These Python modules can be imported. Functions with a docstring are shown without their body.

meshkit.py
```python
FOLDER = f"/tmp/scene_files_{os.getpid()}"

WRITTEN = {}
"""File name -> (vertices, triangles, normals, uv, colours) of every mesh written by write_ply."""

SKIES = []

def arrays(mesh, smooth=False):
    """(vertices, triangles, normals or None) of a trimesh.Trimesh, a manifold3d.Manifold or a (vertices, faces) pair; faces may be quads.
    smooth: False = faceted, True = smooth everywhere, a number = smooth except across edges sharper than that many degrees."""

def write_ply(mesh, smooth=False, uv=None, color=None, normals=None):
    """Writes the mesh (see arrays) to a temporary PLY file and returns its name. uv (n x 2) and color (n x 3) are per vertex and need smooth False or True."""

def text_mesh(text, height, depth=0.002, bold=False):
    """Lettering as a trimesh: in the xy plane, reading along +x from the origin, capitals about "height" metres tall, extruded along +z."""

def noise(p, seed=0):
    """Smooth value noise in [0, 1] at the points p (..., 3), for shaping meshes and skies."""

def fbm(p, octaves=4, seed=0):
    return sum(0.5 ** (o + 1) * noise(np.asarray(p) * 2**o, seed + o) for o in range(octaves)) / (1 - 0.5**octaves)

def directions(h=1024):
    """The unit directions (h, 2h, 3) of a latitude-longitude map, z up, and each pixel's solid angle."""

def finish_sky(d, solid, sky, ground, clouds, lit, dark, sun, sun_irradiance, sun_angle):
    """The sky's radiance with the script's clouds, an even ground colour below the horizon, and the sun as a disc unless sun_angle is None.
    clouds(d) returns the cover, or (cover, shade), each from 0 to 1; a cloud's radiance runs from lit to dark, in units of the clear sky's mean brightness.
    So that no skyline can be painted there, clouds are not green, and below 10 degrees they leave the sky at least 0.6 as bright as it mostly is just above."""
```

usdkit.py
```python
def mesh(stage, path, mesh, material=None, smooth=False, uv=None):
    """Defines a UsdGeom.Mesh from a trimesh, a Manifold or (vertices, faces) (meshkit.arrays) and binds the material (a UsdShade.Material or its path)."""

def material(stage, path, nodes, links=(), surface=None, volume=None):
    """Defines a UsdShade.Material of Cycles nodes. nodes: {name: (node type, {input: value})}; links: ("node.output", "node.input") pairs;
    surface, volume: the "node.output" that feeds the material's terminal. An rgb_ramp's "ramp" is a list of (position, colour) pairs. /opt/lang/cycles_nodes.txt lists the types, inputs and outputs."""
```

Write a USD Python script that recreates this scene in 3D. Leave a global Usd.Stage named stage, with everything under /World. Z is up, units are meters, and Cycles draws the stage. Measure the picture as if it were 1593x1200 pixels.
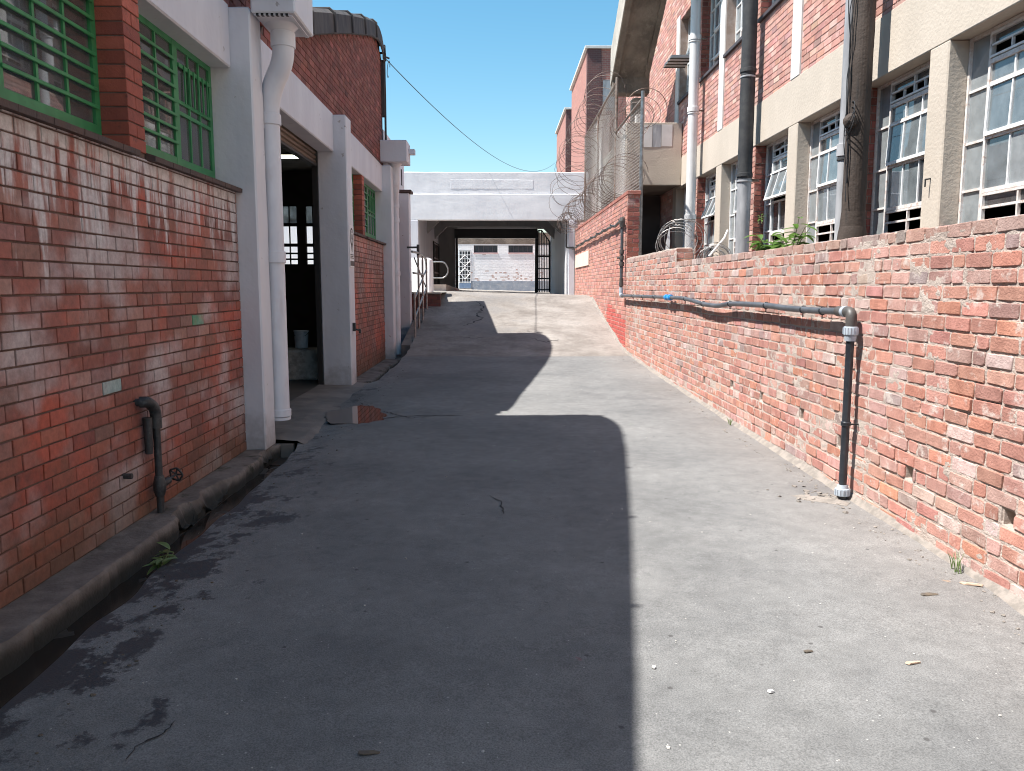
import math, random
import numpy as np, trimesh
import manifold3d as m3
from scipy.interpolate import PchipInterpolator
from pxr import Usd, UsdGeom, UsdLux, UsdShade, Gf, Sdf, Vt
import usdkit, meshkit

stage = Usd.Stage.CreateInMemory()
UsdGeom.SetStageUpAxis(stage, 'Z')
UsdGeom.SetStageMetersPerUnit(stage, 1.0)
UsdGeom.Xform.Define(stage, '/World')
UsdGeom.Scope.Define(stage, '/World/Looks')

# ------------------------------------------------------------------ camera, sky, sun, exposure
FPX = 1240.0                                        # focal length in pixels of a 1593 px wide picture
PITCH, YAW = math.radians(7.1255), math.radians(0.9857)
EYE = np.array([0, 0, 1.59])
FW = np.array([math.sin(YAW)*math.cos(PITCH), math.cos(YAW)*math.cos(PITCH), -math.sin(PITCH)])
RT = np.array([math.cos(YAW), -math.sin(YAW), 0]); UP = np.cross(RT, FW)
cam = UsdGeom.Camera.Define(stage, '/World/camera')
cam.CreateProjectionAttr('perspective')
cam.CreateHorizontalApertureAttr(36.0); cam.CreateVerticalApertureAttr(36.0*771/1024)
cam.CreateFocalLengthAttr(36.0*FPX/1593.0)
cam.CreateClippingRangeAttr(Gf.Vec2f(0.05, 2000))
cam.AddTransformOp().Set(Gf.Matrix4d(*RT, 0, *UP, 0, *(-FW), 0, *EYE, 1))
cam.CreateExposureAttr(1.1)

SUN_EL, SUN_AZ = math.radians(60.5), math.radians(11.0)
TO_SUN = np.array([-math.cos(SUN_EL)*math.cos(SUN_AZ), -math.cos(SUN_EL)*math.sin(SUN_AZ), math.sin(SUN_EL)])
usdkit.material(stage, '/World/Looks/sky', {
    'tex': ('sky_texture', {'sky_type': 'single_scattering', 'sun_disc': False, 'sun_elevation': SUN_EL,
                            'sun_rotation': math.atan2(TO_SUN[0], TO_SUN[1]), 'altitude': 50.0, 'air_density': 1.15, 'aerosol_density': 0.6, 'ozone_density': 1.0}),
    'hs': ('hsv', {'hue': .482, 'saturation': 1.32, 'value': 1.0}), 'bg': ('background_shader', {'strength': 0.088})}, [('tex.color', 'hs.color'), ('hs.color', 'bg.color')], surface='bg.background')
dome = UsdLux.DomeLight.Define(stage, '/World/sky')
UsdShade.MaterialBindingAPI.Apply(dome.GetPrim()).Bind(UsdShade.Material.Get(stage, '/World/Looks/sky'))
dome.GetPrim().SetCustomDataByKey('kind', 'structure')
sun = UsdLux.DistantLight.Define(stage, '/World/sun')
sun.CreateIntensityAttr(1.25); sun.CreateAngleAttr(0.53); sun.CreateNormalizeAttr(True)
sun.CreateColorAttr(Gf.Vec3f(1.0, 0.97, 0.925))
_z = TO_SUN; _x = np.cross([0, 0, 1], _z); _x /= np.linalg.norm(_x); _y = np.cross(_z, _x)
sun.AddTransformOp().Set(Gf.Matrix4d(*_x, 0, *_y, 0, *_z, 0, -30, -5, 50, 1))
for _l in ('sun', 'camera'):
    pass

rnd = random.Random(7)
rng = np.random.default_rng(7)

# ------------------------------------------------------------------ helpers
_names = {}
def path_for(parent, name):
    k = (parent, name); n = _names.get(k, 0); _names[k] = n + 1
    return f'{parent}/{name}' + (f'_{n:03d}' if n else '')

def tag(path, label=None, category=None, group=None, kind=None):
    p = stage.GetPrimAtPath(path)
    for k, v in (('label', label), ('category', category), ('group', group), ('kind', kind)):
        if v: p.SetCustomDataByKey(k, v)
    return path

def thing(name, label=None, category=None, group=None, kind=None, loc=(0, 0, 0), parent='/World'):
    p = path_for(parent, name)
    x = UsdGeom.Xform.Define(stage, p)
    if any(loc): x.AddTranslateOp().Set(Gf.Vec3d(*map(float, loc)))
    tag(p, label, category, group, kind)
    ORIGIN[p] = np.array(loc, float) + ORIGIN.get(parent, np.zeros(3))
    return p
ORIGIN = {}

def put(parent, name, mesh, mat, smooth=False, label=None, kind=None, category=None, group=None, attr=None):
    """One Mesh prim of world-space geometry under parent (whose origin is subtracted)."""
    p = path_for(parent, name)
    o = ORIGIN.get(parent, np.zeros(3))
    if isinstance(mesh, (list,)):
        mesh = trimesh.util.concatenate(mesh)
    if hasattr(mesh, 'to_mesh'):
        mm = mesh.to_mesh(); mesh = trimesh.Trimesh(mm.vert_properties[:, :3], mm.tri_verts, process=False)
    if np.any(o):
        mesh = mesh.copy(); mesh.apply_translation(-o)
    m = usdkit.mesh(stage, p, mesh, '/World/Looks/' + mat, smooth)
    if attr is not None:
        UsdGeom.PrimvarsAPI(m).CreatePrimvar('bc', Sdf.ValueTypeNames.Color3fArray, 'vertex').Set(Vt.Vec3fArray.FromNumpy(np.asarray(attr, np.float32)))
    tag(p, label, category, group, kind)
    ORIGIN[p] = o
    return p

def box(x0, x1, y0, y1, z0, z1, c=0.0):
    a = np.array([[x0, y0, z0], [x1, y1, z1]], float); lo, hi = a.min(0), a.max(0)
    if c <= 0:
        b = trimesh.creation.box(hi - lo); b.apply_translation((lo + hi)/2); return b
    pts = []
    for sx in (0, 1):
        for sy in (0, 1):
            for sz in (0, 1):
                p = np.where([sx, sy, sz], hi, lo); d = np.where([sx, sy, sz], -c, c)
                for k in range(3):
                    q = p + d; q[k] = p[k]; pts.append(q)
    return trimesh.convex.convex_hull(np.array(pts))

def hull(pts): return trimesh.convex.convex_hull(np.array(pts, float))

def tube(points, r, n=10, caps=True, closed=False):
    p = np.asarray(points, float)
    r = np.broadcast_to(np.asarray(r, float), (len(p),))
    t = np.gradient(p, axis=0)
    if closed: t = np.roll(p, -1, 0) - np.roll(p, 1, 0)
    t /= np.linalg.norm(t, axis=1, keepdims=True) + 1e-12
    a = np.array([0, 0, 1.0]) if abs(t[0, 2]) < .9 else np.array([1.0, 0, 0])
    A = np.zeros_like(p)
    for i in range(len(p)):
        a = a - t[i]*(a @ t[i]); a = a/np.linalg.norm(a); A[i] = a
    B = np.cross(t, A)
    ang = np.arange(n)*2*np.pi/n
    v = p[:, None] + r[:, None, None]*(np.cos(ang)[None, :, None]*A[:, None] + np.sin(ang)[None, :, None]*B[:, None])
    m = len(p)
    rows = m if closed else m-1
    i, j = np.meshgrid(np.arange(rows), np.arange(n), indexing='ij'); i2 = (i+1) % m; j2 = (j+1) % n
    q = np.stack([i*n+j, i*n+j2, i2*n+j2, i2*n+j], -1).reshape(-1, 4)
    f = np.vstack([q[:, [0, 1, 2]], q[:, [0, 2, 3]]]); V = v.reshape(-1, 3)
    if caps and not closed:
        V = np.vstack([V, p[0], p[-1]]); k = m*n; jj = np.arange(n); j2 = (jj+1) % n
        f = np.vstack([f, np.stack([np.full(n, k), j2, jj], 1), np.stack([np.full(n, k+1), (m-1)*n+jj, (m-1)*n+j2], 1)])
    return trimesh.Trimesh(V, f, process=False)

def bend(points, rad, n=6):
    """A polyline whose corners are rounded."""
    P = [np.array(p, float) for p in points]; out = [P[0]]
    for a, b, c in zip(P, P[1:], P[2:]):
        u, w = a-b, c-b; lu, lw = np.linalg.norm(u), np.linalg.norm(w); d = min(rad, lu*.45, lw*.45)
        s, e = b+u/lu*d, b+w/lw*d
        for t in np.linspace(0, 1, n): out.append((1-t)**2*s + 2*t*(1-t)*b + t*t*e)
    out.append(P[-1]); return np.array(out)

def cyl(a, b, r, n=14): return tube([a, b], r, n)

def ring(c, axis, r0, r1, h, n=20):
    """A disc-like collar: outer r1 along axis."""
    c = np.array(c, float); d = np.zeros(3); d[axis] = 1
    e = min(.2*h, .004)
    return tube([c-d*h/2, c-d*(h/2-e), c+d*(h/2-e), c+d*h/2], [r1-e, r1, r1, r1-e], n)

def prism(poly, axis, a, b):
    """Polygon (list of 2D points) extruded along axis 0 (poly = y,z), 1 (poly = x,z) or 2 (poly = x,y) from a to b."""
    from shapely.geometry import Polygon
    pg = Polygon(poly)
    m = trimesh.creation.extrude_polygon(pg, abs(b-a), engine='earcut'); v = m.vertices.copy(); lo = min(a, b)
    if axis == 0: w = np.stack([v[:, 2]+lo, v[:, 0], v[:, 1]], 1)
    elif axis == 1: w = np.stack([v[:, 0], v[:, 2]+lo, v[:, 1]], 1)
    else: w = np.stack([v[:, 0], v[:, 1], v[:, 2]+lo], 1)
    m = trimesh.Trimesh(w, m.faces, process=False)
    m.fix_normals()
    return m

def sheet(xs, ys, zf):
    X, Y = np.meshgrid(xs, ys, indexing='ij'); Z = zf(X, Y)
    v = np.stack([X, Y, Z], -1).reshape(-1, 3); nx, ny = len(xs), len(ys)
    i, j = np.meshgrid(np.arange(nx-1), np.arange(ny-1), indexing='ij')
    q = np.stack([i*ny+j, (i+1)*ny+j, (i+1)*ny+j+1, i*ny+j+1], -1).reshape(-1, 4)
    return trimesh.Trimesh(v, np.vstack([q[:, [0, 1, 2]], q[:, [0, 2, 3]]]), process=False)

def to_man(t):
    t = t.copy(); t.merge_vertices()
    return m3.Manifold(m3.Mesh(np.asarray(t.vertices, np.float32), np.asarray(t.faces, np.uint32)))

def project(p):
    v = np.asarray(p, float) - EYE; w = v @ FW
    return np.stack([796.5 + FPX*(v @ RT)/w, 600 - FPX*(v @ UP)/w], -1), w

def roughen(mesh, edge, amp, scale, seed=0, iters=1):
    """Subdivides to about the given edge and pushes the vertices about with noise: worn concrete and plaster."""
    v, f = trimesh.remesh.subdivide_to_size(mesh.vertices, mesh.faces, edge)
    m = trimesh.Trimesh(v, f); m.merge_vertices()
    n = m.vertex_normals
    d = (meshkit.fbm(m.vertices*scale, 3, seed)-.5)*2*amp
    m.vertices = m.vertices + n*d[:, None]
    return m

# ------------------------------------------------------------------ materials
def mat(name, c1, c2=None, scale=6.0, detail=5.0, rough=0.8, c3=None, scale3=40.0, amount3=0.5, chips=None, bump=0.0, bump_scale=60.0, bump_dist=0.01,
        metallic=0.0, spec=0.5, stretch=(1, 1, 1), lo=0.35, hi=0.65, attr=False, coat=0.0, foot=None):
    c2 = c2 or c1
    n = {'geo': ('geometry', {}), 'map': ('mapping', {'scale': stretch}), 'n1': ('noise_texture', {'scale': scale, 'detail': detail, 'roughness': .6}),
         'r1': ('map_range', {'range_type': 'smoothstep', 'from_min': lo, 'from_max': hi}), 'mix1': ('mix_color', {'a': c1, 'b': c2}),
         'p': ('principled_bsdf', {'roughness': rough, 'metallic': metallic, 'specular_ior_level': spec, 'coat_weight': coat})}
    l = [('geo.position', 'map.vector'), ('map.vector', 'n1.vector'), ('n1.fac', 'r1.value'), ('r1.result', 'mix1.fac')]
    out = 'mix1.result'
    if attr:
        n['at'] = ('attribute', {'attribute': 'bc'}); l.append(('at.color', 'mix1.a'))
        n['am'] = ('mix_color', {'blend_type': 'multiply', 'fac': 1.0, 'b': c2}); l += [('at.color', 'am.a'), ('am.result', 'mix1.b')]
    if c3:
        n['n3'] = ('noise_texture', {'scale': scale3, 'detail': 4.0, 'roughness': .65}); n['r3'] = ('map_range', {'range_type': 'smoothstep', 'from_min': .55, 'from_max': .72, 'to_max': amount3})
        n['mix3'] = ('mix_color', {'b': c3}); l += [('map.vector', 'n3.vector'), ('n3.fac', 'r3.value'), ('r3.result', 'mix3.fac'), (out, 'mix3.a')]; out = 'mix3.result'
    if chips:                                          # flaked spots that show what is below the paint
        n['cn'] = ('noise_texture', {'scale': 7.0, 'detail': 5.0, 'roughness': .6}); n['cr'] = ('map_range', {'range_type': 'smoothstep', 'from_min': .685, 'from_max': .70, 'to_max': .85}); n['cm'] = ('mix_color', {'b': chips})
        l += [('geo.position', 'cn.vector'), ('cn.fac', 'cr.value'), ('cr.result', 'cm.fac'), (out, 'cm.a')]; out = 'cm.result'
    if foot:                                           # dirt splashed and risen from the ground
        n['sp'] = ('separate_xyz', {}); n['fn'] = ('noise_texture', {'scale': 5.0, 'detail': 6.0, 'roughness': .7}); n['fa'] = ('math', {'math_type': 'multiply_add', 'value2': foot[3], 'value3': -foot[3]*.5})
        n['fs'] = ('math', {'math_type': 'add'}); n['fr'] = ('map_range', {'range_type': 'smoothstep', 'from_min': foot[1], 'from_max': foot[0], 'to_max': foot[4]}); n['fm'] = ('mix_color', {'b': foot[2]})
        l += [('geo.position', 'sp.vector'), ('geo.position', 'fn.vector'), ('fn.fac', 'fa.value1'), ('fa.value', 'fs.value1'), ('sp.z', 'fs.value2'), ('fs.value', 'fr.value'), ('fr.result', 'fm.fac'), (out, 'fm.a')]; out = 'fm.result'
    l.append((out, 'p.base_color'))
    if bump:
        n['nb'] = ('noise_texture', {'scale': bump_scale, 'detail': 4.0, 'roughness': .6}); n['bp'] = ('bump', {'strength': bump, 'distance': bump_dist})
        l += [('geo.position', 'nb.vector'), ('nb.fac', 'bp.height'), ('bp.normal', 'p.normal')]
    return usdkit.material(stage, '/World/Looks/' + name, n, l, surface='p.BSDF')

def graph(name, nodes, links, surface): return usdkit.material(stage, '/World/Looks/' + name, nodes, links, surface=surface)

mat('earth', (.13, .11, .09), (.18, .16, .13), 1.0, rough=.95)
mat('kerb_concrete', (.20, .17, .15), (.12, .10, .088), 6, rough=.9, c3=(.035, .037, .022), scale3=4.5, amount3=.97, bump=.6, bump_scale=50, foot=(.0, .088, (.024, .021, .016), .08, .95))
mat('gutter_bed', (.035, .028, .02), (.06, .035, .022), 4, rough=.6, bump=.4, bump_scale=40)
mat('apron_concrete', (.20, .175, .155), (.13, .115, .105), 2.2, rough=.75, c3=(.06, .05, .045), scale3=2.0, amount3=.85, stretch=(1, 1, 1), bump=.35, bump_scale=70)
mat('mortar_dark', (.10, .06, .05), (.15, .10, .085), 8, rough=.95, bump=.4, bump_scale=90)
mat('mortar_pale', (.47, .39, .34), (.40, .325, .28), 5, rough=.95, c3=(.52, .46, .42), scale3=12, amount3=.7, bump=1.0, bump_scale=75, bump_dist=.012)
mat('mortar_mid', (.30, .22, .18), (.38, .30, .26), 8, rough=.95, bump=.5, bump_scale=90)
mat('white_paint', (.66, .665, .70), (.58, .585, .63), 1.6, rough=.55, c3=(.58, .57, .58), scale3=5, amount3=.45, bump=.3, bump_scale=18, bump_dist=.012, stretch=(1, 1, .28), chips=(.36, .34, .33), foot=(.02, .55, (.20, .18, .165), .9, .62))
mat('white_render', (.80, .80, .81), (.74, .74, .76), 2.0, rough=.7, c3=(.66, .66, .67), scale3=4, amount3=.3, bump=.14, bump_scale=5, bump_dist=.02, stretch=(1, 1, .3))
mat('white_pipe_paint', (.68, .685, .72), (.60, .60, .64), 5, rough=.4, c3=(.50, .43, .42), scale3=4.5, amount3=.42, bump=.12, bump_scale=40, stretch=(1, 1, .4))
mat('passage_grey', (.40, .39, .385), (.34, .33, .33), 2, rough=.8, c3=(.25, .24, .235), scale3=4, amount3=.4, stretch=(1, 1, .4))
mat('chipped_base', (.55, .52, .48), (.34, .31, .28), 9, rough=.85, c3=(.6, .6, .6), scale3=14, amount3=.9, bump=.6, bump_scale=40)
mat('green_paint', (.038, .235, .085), (.030, .19, .068), 9, rough=.42, c3=(.02, .10, .05), scale3=30, amount3=.4)
mat('sill_tile', (.085, .05, .04), (.055, .04, .04), 6, rough=.7, bump=.3)
mat('asbestos', (.045, .043, .045), (.09, .08, .075), 4, rough=.9, c3=(.14, .12, .10), scale3=7, amount3=.5, bump=.4, bump_scale=30, stretch=(1, 1, .4))
mat('roof_sheet', (.25, .24, .23), (.18, .17, .16), 3, rough=.7)
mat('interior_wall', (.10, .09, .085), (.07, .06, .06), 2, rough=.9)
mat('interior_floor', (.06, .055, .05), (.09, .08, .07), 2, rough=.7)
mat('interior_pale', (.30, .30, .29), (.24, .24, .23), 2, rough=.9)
mat('shutter_brown', (.20, .14, .10), (.12, .085, .065), 6, rough=.55, stretch=(1, .3, 4))
mat('black_steel', (.012, .012, .013), (.02, .018, .018), 8, rough=.45)
mat('grey_steel', (.33, .33, .33), (.22, .21, .20), 10, rough=.4, metallic=.8)
mat('rust_steel', (.16, .09, .06), (.26, .22, .19), 14, rough=.65, metallic=.3, c3=(.10, .045, .025), scale3=30, amount3=.8)
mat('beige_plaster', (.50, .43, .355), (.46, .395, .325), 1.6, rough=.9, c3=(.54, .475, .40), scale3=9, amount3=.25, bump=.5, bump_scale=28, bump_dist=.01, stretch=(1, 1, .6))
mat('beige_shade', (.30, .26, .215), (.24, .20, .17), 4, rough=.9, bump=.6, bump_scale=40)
mat('white_strip', (.66, .63, .60), (.58, .55, .52), 3, rough=.75)
mat('old_concrete', (.22, .18, .145), (.13, .105, .085), 1.8, rough=.95, c3=(.30, .255, .21), scale3=5, amount3=.6, bump=.9, bump_scale=14, bump_dist=.03)
mat('pale_concrete', (.44, .40, .35), (.34, .31, .27), 2.5, rough=.9, c3=(.25, .22, .19), scale3=7, amount3=.5, bump=.4, bump_scale=25)
mat('frame_white', (.78, .78, .77), (.68, .67, .66), 12, rough=.5, c3=(.42, .30, .22), scale3=16, amount3=.22)
mat('frame_rust', (.58, .50, .45), (.66, .64, .62), 16, rough=.6, c3=(.30, .14, .08), scale3=18, amount3=.7)
mat('dark_sill', (.045, .04, .05), (.07, .06, .065), 8, rough=.7)
mat('pipe_black', (.018, .021, .026), (.03, .033, .04), 6, rough=.33, c3=(.07, .07, .075), scale3=20, amount3=.35)
mat('pipe_dull', (.055, .06, .068), (.085, .09, .10), 6, rough=.42)
mat('fitting_grey', (.42, .47, .52), (.34, .38, .43), 10, rough=.45)
mat('fitting_dark', (.06, .055, .05), (.09, .08, .075), 10, rough=.5)
mat('fitting_blue', (.02, .23, .55), (.03, .28, .60), 10, rough=.4)
mat('iron_black', (.02, .021, .022), (.045, .045, .045), 14, rough=.5, c3=(.10, .11, .11), scale3=22, amount3=.5, bump=.3)
mat('cast_dark', (.022, .023, .026), (.04, .04, .04), 8, rough=.75, bump=.4, bump_scale=80)
mat('cast_grey', (.36, .36, .37), (.24, .24, .25), 6, rough=.6, c3=(.50, .50, .50), scale3=9, amount3=.6, stretch=(1, 1, .3))
mat('pole_brown', (.040, .027, .020), (.066, .048, .038), 5, rough=.85, c3=(.02, .016, .014), scale3=11, amount3=.7, bump=.6, bump_scale=30, stretch=(1, 1, .25))
mat('white_down', (.66, .65, .64), (.55, .54, .54), 4, rough=.5, c3=(.40, .37, .35), scale3=6, amount3=.35, stretch=(1, 1, .3))
mat('galv_wire', (.40, .39, .38), (.28, .25, .23), 20, rough=.45, metallic=.7)
mat('rust_wire', (.12, .07, .05), (.22, .18, .16), 8, rough=.6, metallic=.4)
mat('bucket_plastic', (.55, .57, .60), (.45, .47, .50), 14, rough=.45)
mat('sign_black', (.012, .012, .014), rough=.5)
mat('sign_white', (.72, .72, .73), rough=.5)
mat('pebble', (.45, .43, .40), (.30, .28, .26), 60, rough=.9)
mat('splinter', (.50, .36, .26), (.40, .28, .2), 40, rough=.8)
mat('dead_leaf', (.09, .075, .06), (.13, .10, .07), 40, rough=.8)
mat('rubble', (.27, .235, .205), (.18, .16, .14), 15, rough=.95, bump=.5)
mat('crack_dark', (.02, .02, .022), (.035, .033, .033), 30, rough=.95)
mat('cable_black', (.012, .012, .014), rough=.6)
mat('stem_green', (.10, .14, .05), (.14, .12, .06), 30, rough=.7)
mat('blue_smear', (.20, .27, .36), (.55, .56, .58), 5, rough=.7)
mat('bare_patch', (.50, .37, .33), (.42, .30, .27), 8, rough=.9)
mat('door_blue', (.12, .19, .31), (.16, .23, .34), 8, rough=.6)
mat('plinth_blue', (.20, .235, .29), (.28, .31, .35), 2, rough=.85, c3=(.42, .42, .43), scale3=8, amount3=.6)
mat('window_dark', (.03, .035, .04), (.05, .055, .06), 3, rough=.2)
mat('pink_sill', (.62, .42, .42), (.55, .36, .36), 3, rough=.8)
mat('skin_brown', (.26, .20, .16), rough=.8)
mat('white_plastic', (.85, .85, .84), (.8, .8, .8), 3, rough=.5)
mat('pink_board', (.66, .54, .44), (.6, .48, .4), 5, rough=.8)
mat('ramp_edge', (.22, .19, .165), (.15, .13, .12), 4, rough=.9, bump=.5)
mat('timber_white', (.62, .60, .57), (.5, .47, .44), 9, rough=.7)
graph('tube_light', {'e': ('emission', {'color': (1.0, .95, .78), 'strength': 4.0})}, [], 'e.emission')

# brick looks: the colour of each brick comes with it (primvar bc)
mat('brick_gable', (1, 1, 1), (.72, .70, .72), 3.0, rough=.85, attr=True, c3=(.20, .085, .07), scale3=2, amount3=.35, bump=.5, bump_scale=80)
mat('brick_old', (1, 1, 1), (.78, .74, .73), 11, rough=.9, attr=True, c3=(.58, .51, .46), scale3=9.0, amount3=.75, bump=.8, bump_scale=70, bump_dist=.008)
mat('brick_tall', (1, 1, 1), (.84, .80, .80), 6, rough=.9, attr=True, c3=(.56, .46, .42), scale3=4, amount3=.5, bump=.7, bump_scale=60)
mat('brick_factory', (1, 1, 1), (.86, .82, .82), 7, rough=.9, attr=True, c3=(.56, .42, .37), scale3=9, amount3=.35, bump=.5, bump_scale=80)

def painted_brick(name, zlo, zhi, wash):
    """Old red wall paint worn off in places, lime wash run down from the sill, dark damp foot."""
    n = {'geo': ('geometry', {}), 'sep': ('separate_xyz', {}), 'at': ('attribute', {'attribute': 'bc'}),
         'mv': ('mapping', {'scale': (1, 3.2, .35)}), 'nv': ('noise_texture', {'scale': 2.6, 'detail': 6.0, 'roughness': .66}),
         'hz': ('map_range', {'from_min': zhi-1.15, 'from_max': zhi, 'to_min': -.19, 'to_max': .185}),
         'sum': ('math', {'math_type': 'add'}), 'wash': ('map_range', {'range_type': 'smoothstep', 'from_min': .53, 'from_max': .67, 'to_max': wash}),
         'n2': ('noise_texture', {'scale': 1.15, 'detail': 6.0, 'roughness': .6}), 'red': ('map_range', {'range_type': 'smoothstep', 'from_min': .50, 'from_max': .62, 'to_max': .8}),
         'n4': ('noise_texture', {'scale': 1.7, 'detail': 4.0}), 'pale': ('map_range', {'range_type': 'smoothstep', 'from_min': .47, 'from_max': .68, 'to_max': wash*.9}),
         'n3': ('noise_texture', {'scale': 26.0, 'detail': 5.0, 'roughness': .7}), 'gr': ('map_range', {'from_min': .3, 'from_max': .75, 'to_min': .68, 'to_max': 1.18}),
         'ft': ('map_range', {'range_type': 'smoothstep', 'from_min': zlo, 'from_max': zlo+.55, 'to_min': .62, 'to_max': 0.0}),
         'm1': ('mix_color', {'b': (.46, .088, .048)}), 'm2': ('mix_color', {'b': (.62, .58, .575)}), 'm4': ('mix_color', {'b': (.50, .43, .42)}),
         'm3': ('mix_color', {'b': (.10, .075, .045)}), 'mg': ('mix_color', {'blend_type': 'multiply', 'fac': 1.0, 'use_clamp_result': False}), 'cg': ('combine_color', {}),
         'loc': ('mapping', {'location': (0, 3.7, 9.1)}),
         'bp': ('bump', {'strength': .45, 'distance': .006}), 'p': ('principled_bsdf', {'roughness': .55, 'specular_ior_level': .45})}
    l = [('geo.position', 'sep.vector'), ('geo.position', 'mv.vector'), ('mv.vector', 'nv.vector'), ('sep.z', 'hz.value'), ('nv.fac', 'sum.value1'), ('hz.result', 'sum.value2'),
         ('sum.value', 'wash.value'), ('geo.position', 'n2.vector'), ('n2.fac', 'red.value'), ('geo.position', 'n3.vector'), ('n3.fac', 'gr.value'), ('sep.z', 'ft.value'),
         ('geo.position', 'loc.vector'), ('loc.vector', 'n4.vector'), ('n4.fac', 'pale.value'),
         ('at.color', 'm1.a'), ('red.result', 'm1.fac'), ('m1.result', 'm4.a'), ('pale.result', 'm4.fac'), ('m4.result', 'm2.a'), ('wash.result', 'm2.fac'), ('m2.result', 'm3.a'), ('ft.result', 'm3.fac'),
         ('gr.result', 'cg.r'), ('gr.result', 'cg.g'), ('gr.result', 'cg.b'), ('m3.result', 'mg.a'), ('cg.color', 'mg.b'), ('mg.result', 'p.base_color'),
         ('n3.fac', 'bp.height'), ('bp.normal', 'p.normal')]
    graph(name, n, l, 'p.BSDF')
painted_brick('brick_painted', .09, 2.46, .92)
painted_brick('brick_painted_far', .09, 2.46, .25)
mat('brick_plain', (1, 1, 1), (.8, .78, .78), 9, rough=.75, attr=True, c3=(.10, .04, .035), scale3=14, amount3=.5, bump=.4, bump_scale=80)

# far brickwork: too far off to tell the bricks apart one by one
def far_brick(name, c1, c2, mortar, stain=None):
    n = {'geo': ('geometry', {}), 'sep': ('separate_xyz', {}), 'add': ('math', {'math_type': 'add'}), 'cmb': ('combine_xyz', {}),
         'b': ('brick_texture', {'color1': c1, 'color2': c2, 'mortar': mortar, 'scale': 1.0, 'mortar_size': .008, 'brick_width': .235, 'row_height': .085, 'mortar_smooth': .3}),
         'n': ('noise_texture', {'scale': .9, 'detail': 6.0}), 'r': ('map_range', {'range_type': 'smoothstep', 'from_min': .45, 'from_max': .65, 'to_max': .5}), 'm': ('mix_color', {'b': stain or c2}),
         'p': ('principled_bsdf', {'roughness': .9})}
    l = [('geo.position', 'sep.vector'), ('sep.x', 'add.value1'), ('sep.y', 'add.value2'), ('add.value', 'cmb.x'), ('sep.z', 'cmb.y'), ('cmb.vector', 'b.vector'), ('geo.position', 'n.vector'),
         ('n.fac', 'r.value'), ('r.result', 'm.fac'), ('b.color', 'm.a'), ('m.result', 'p.base_color')]
    graph(name, n, l, 'p.BSDF')
far_brick('far_red_brick', (.40, .16, .125), (.30, .12, .10), (.40, .30, .26), (.34, .15, .125))
far_brick('far_dark_brick', (.16, .065, .06), (.10, .05, .05), (.17, .12, .11), (.13, .06, .06))
far_brick('far_white_brick', (.80, .80, .80), (.70, .70, .70), (.62, .62, .62), (.74, .73, .72))

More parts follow.
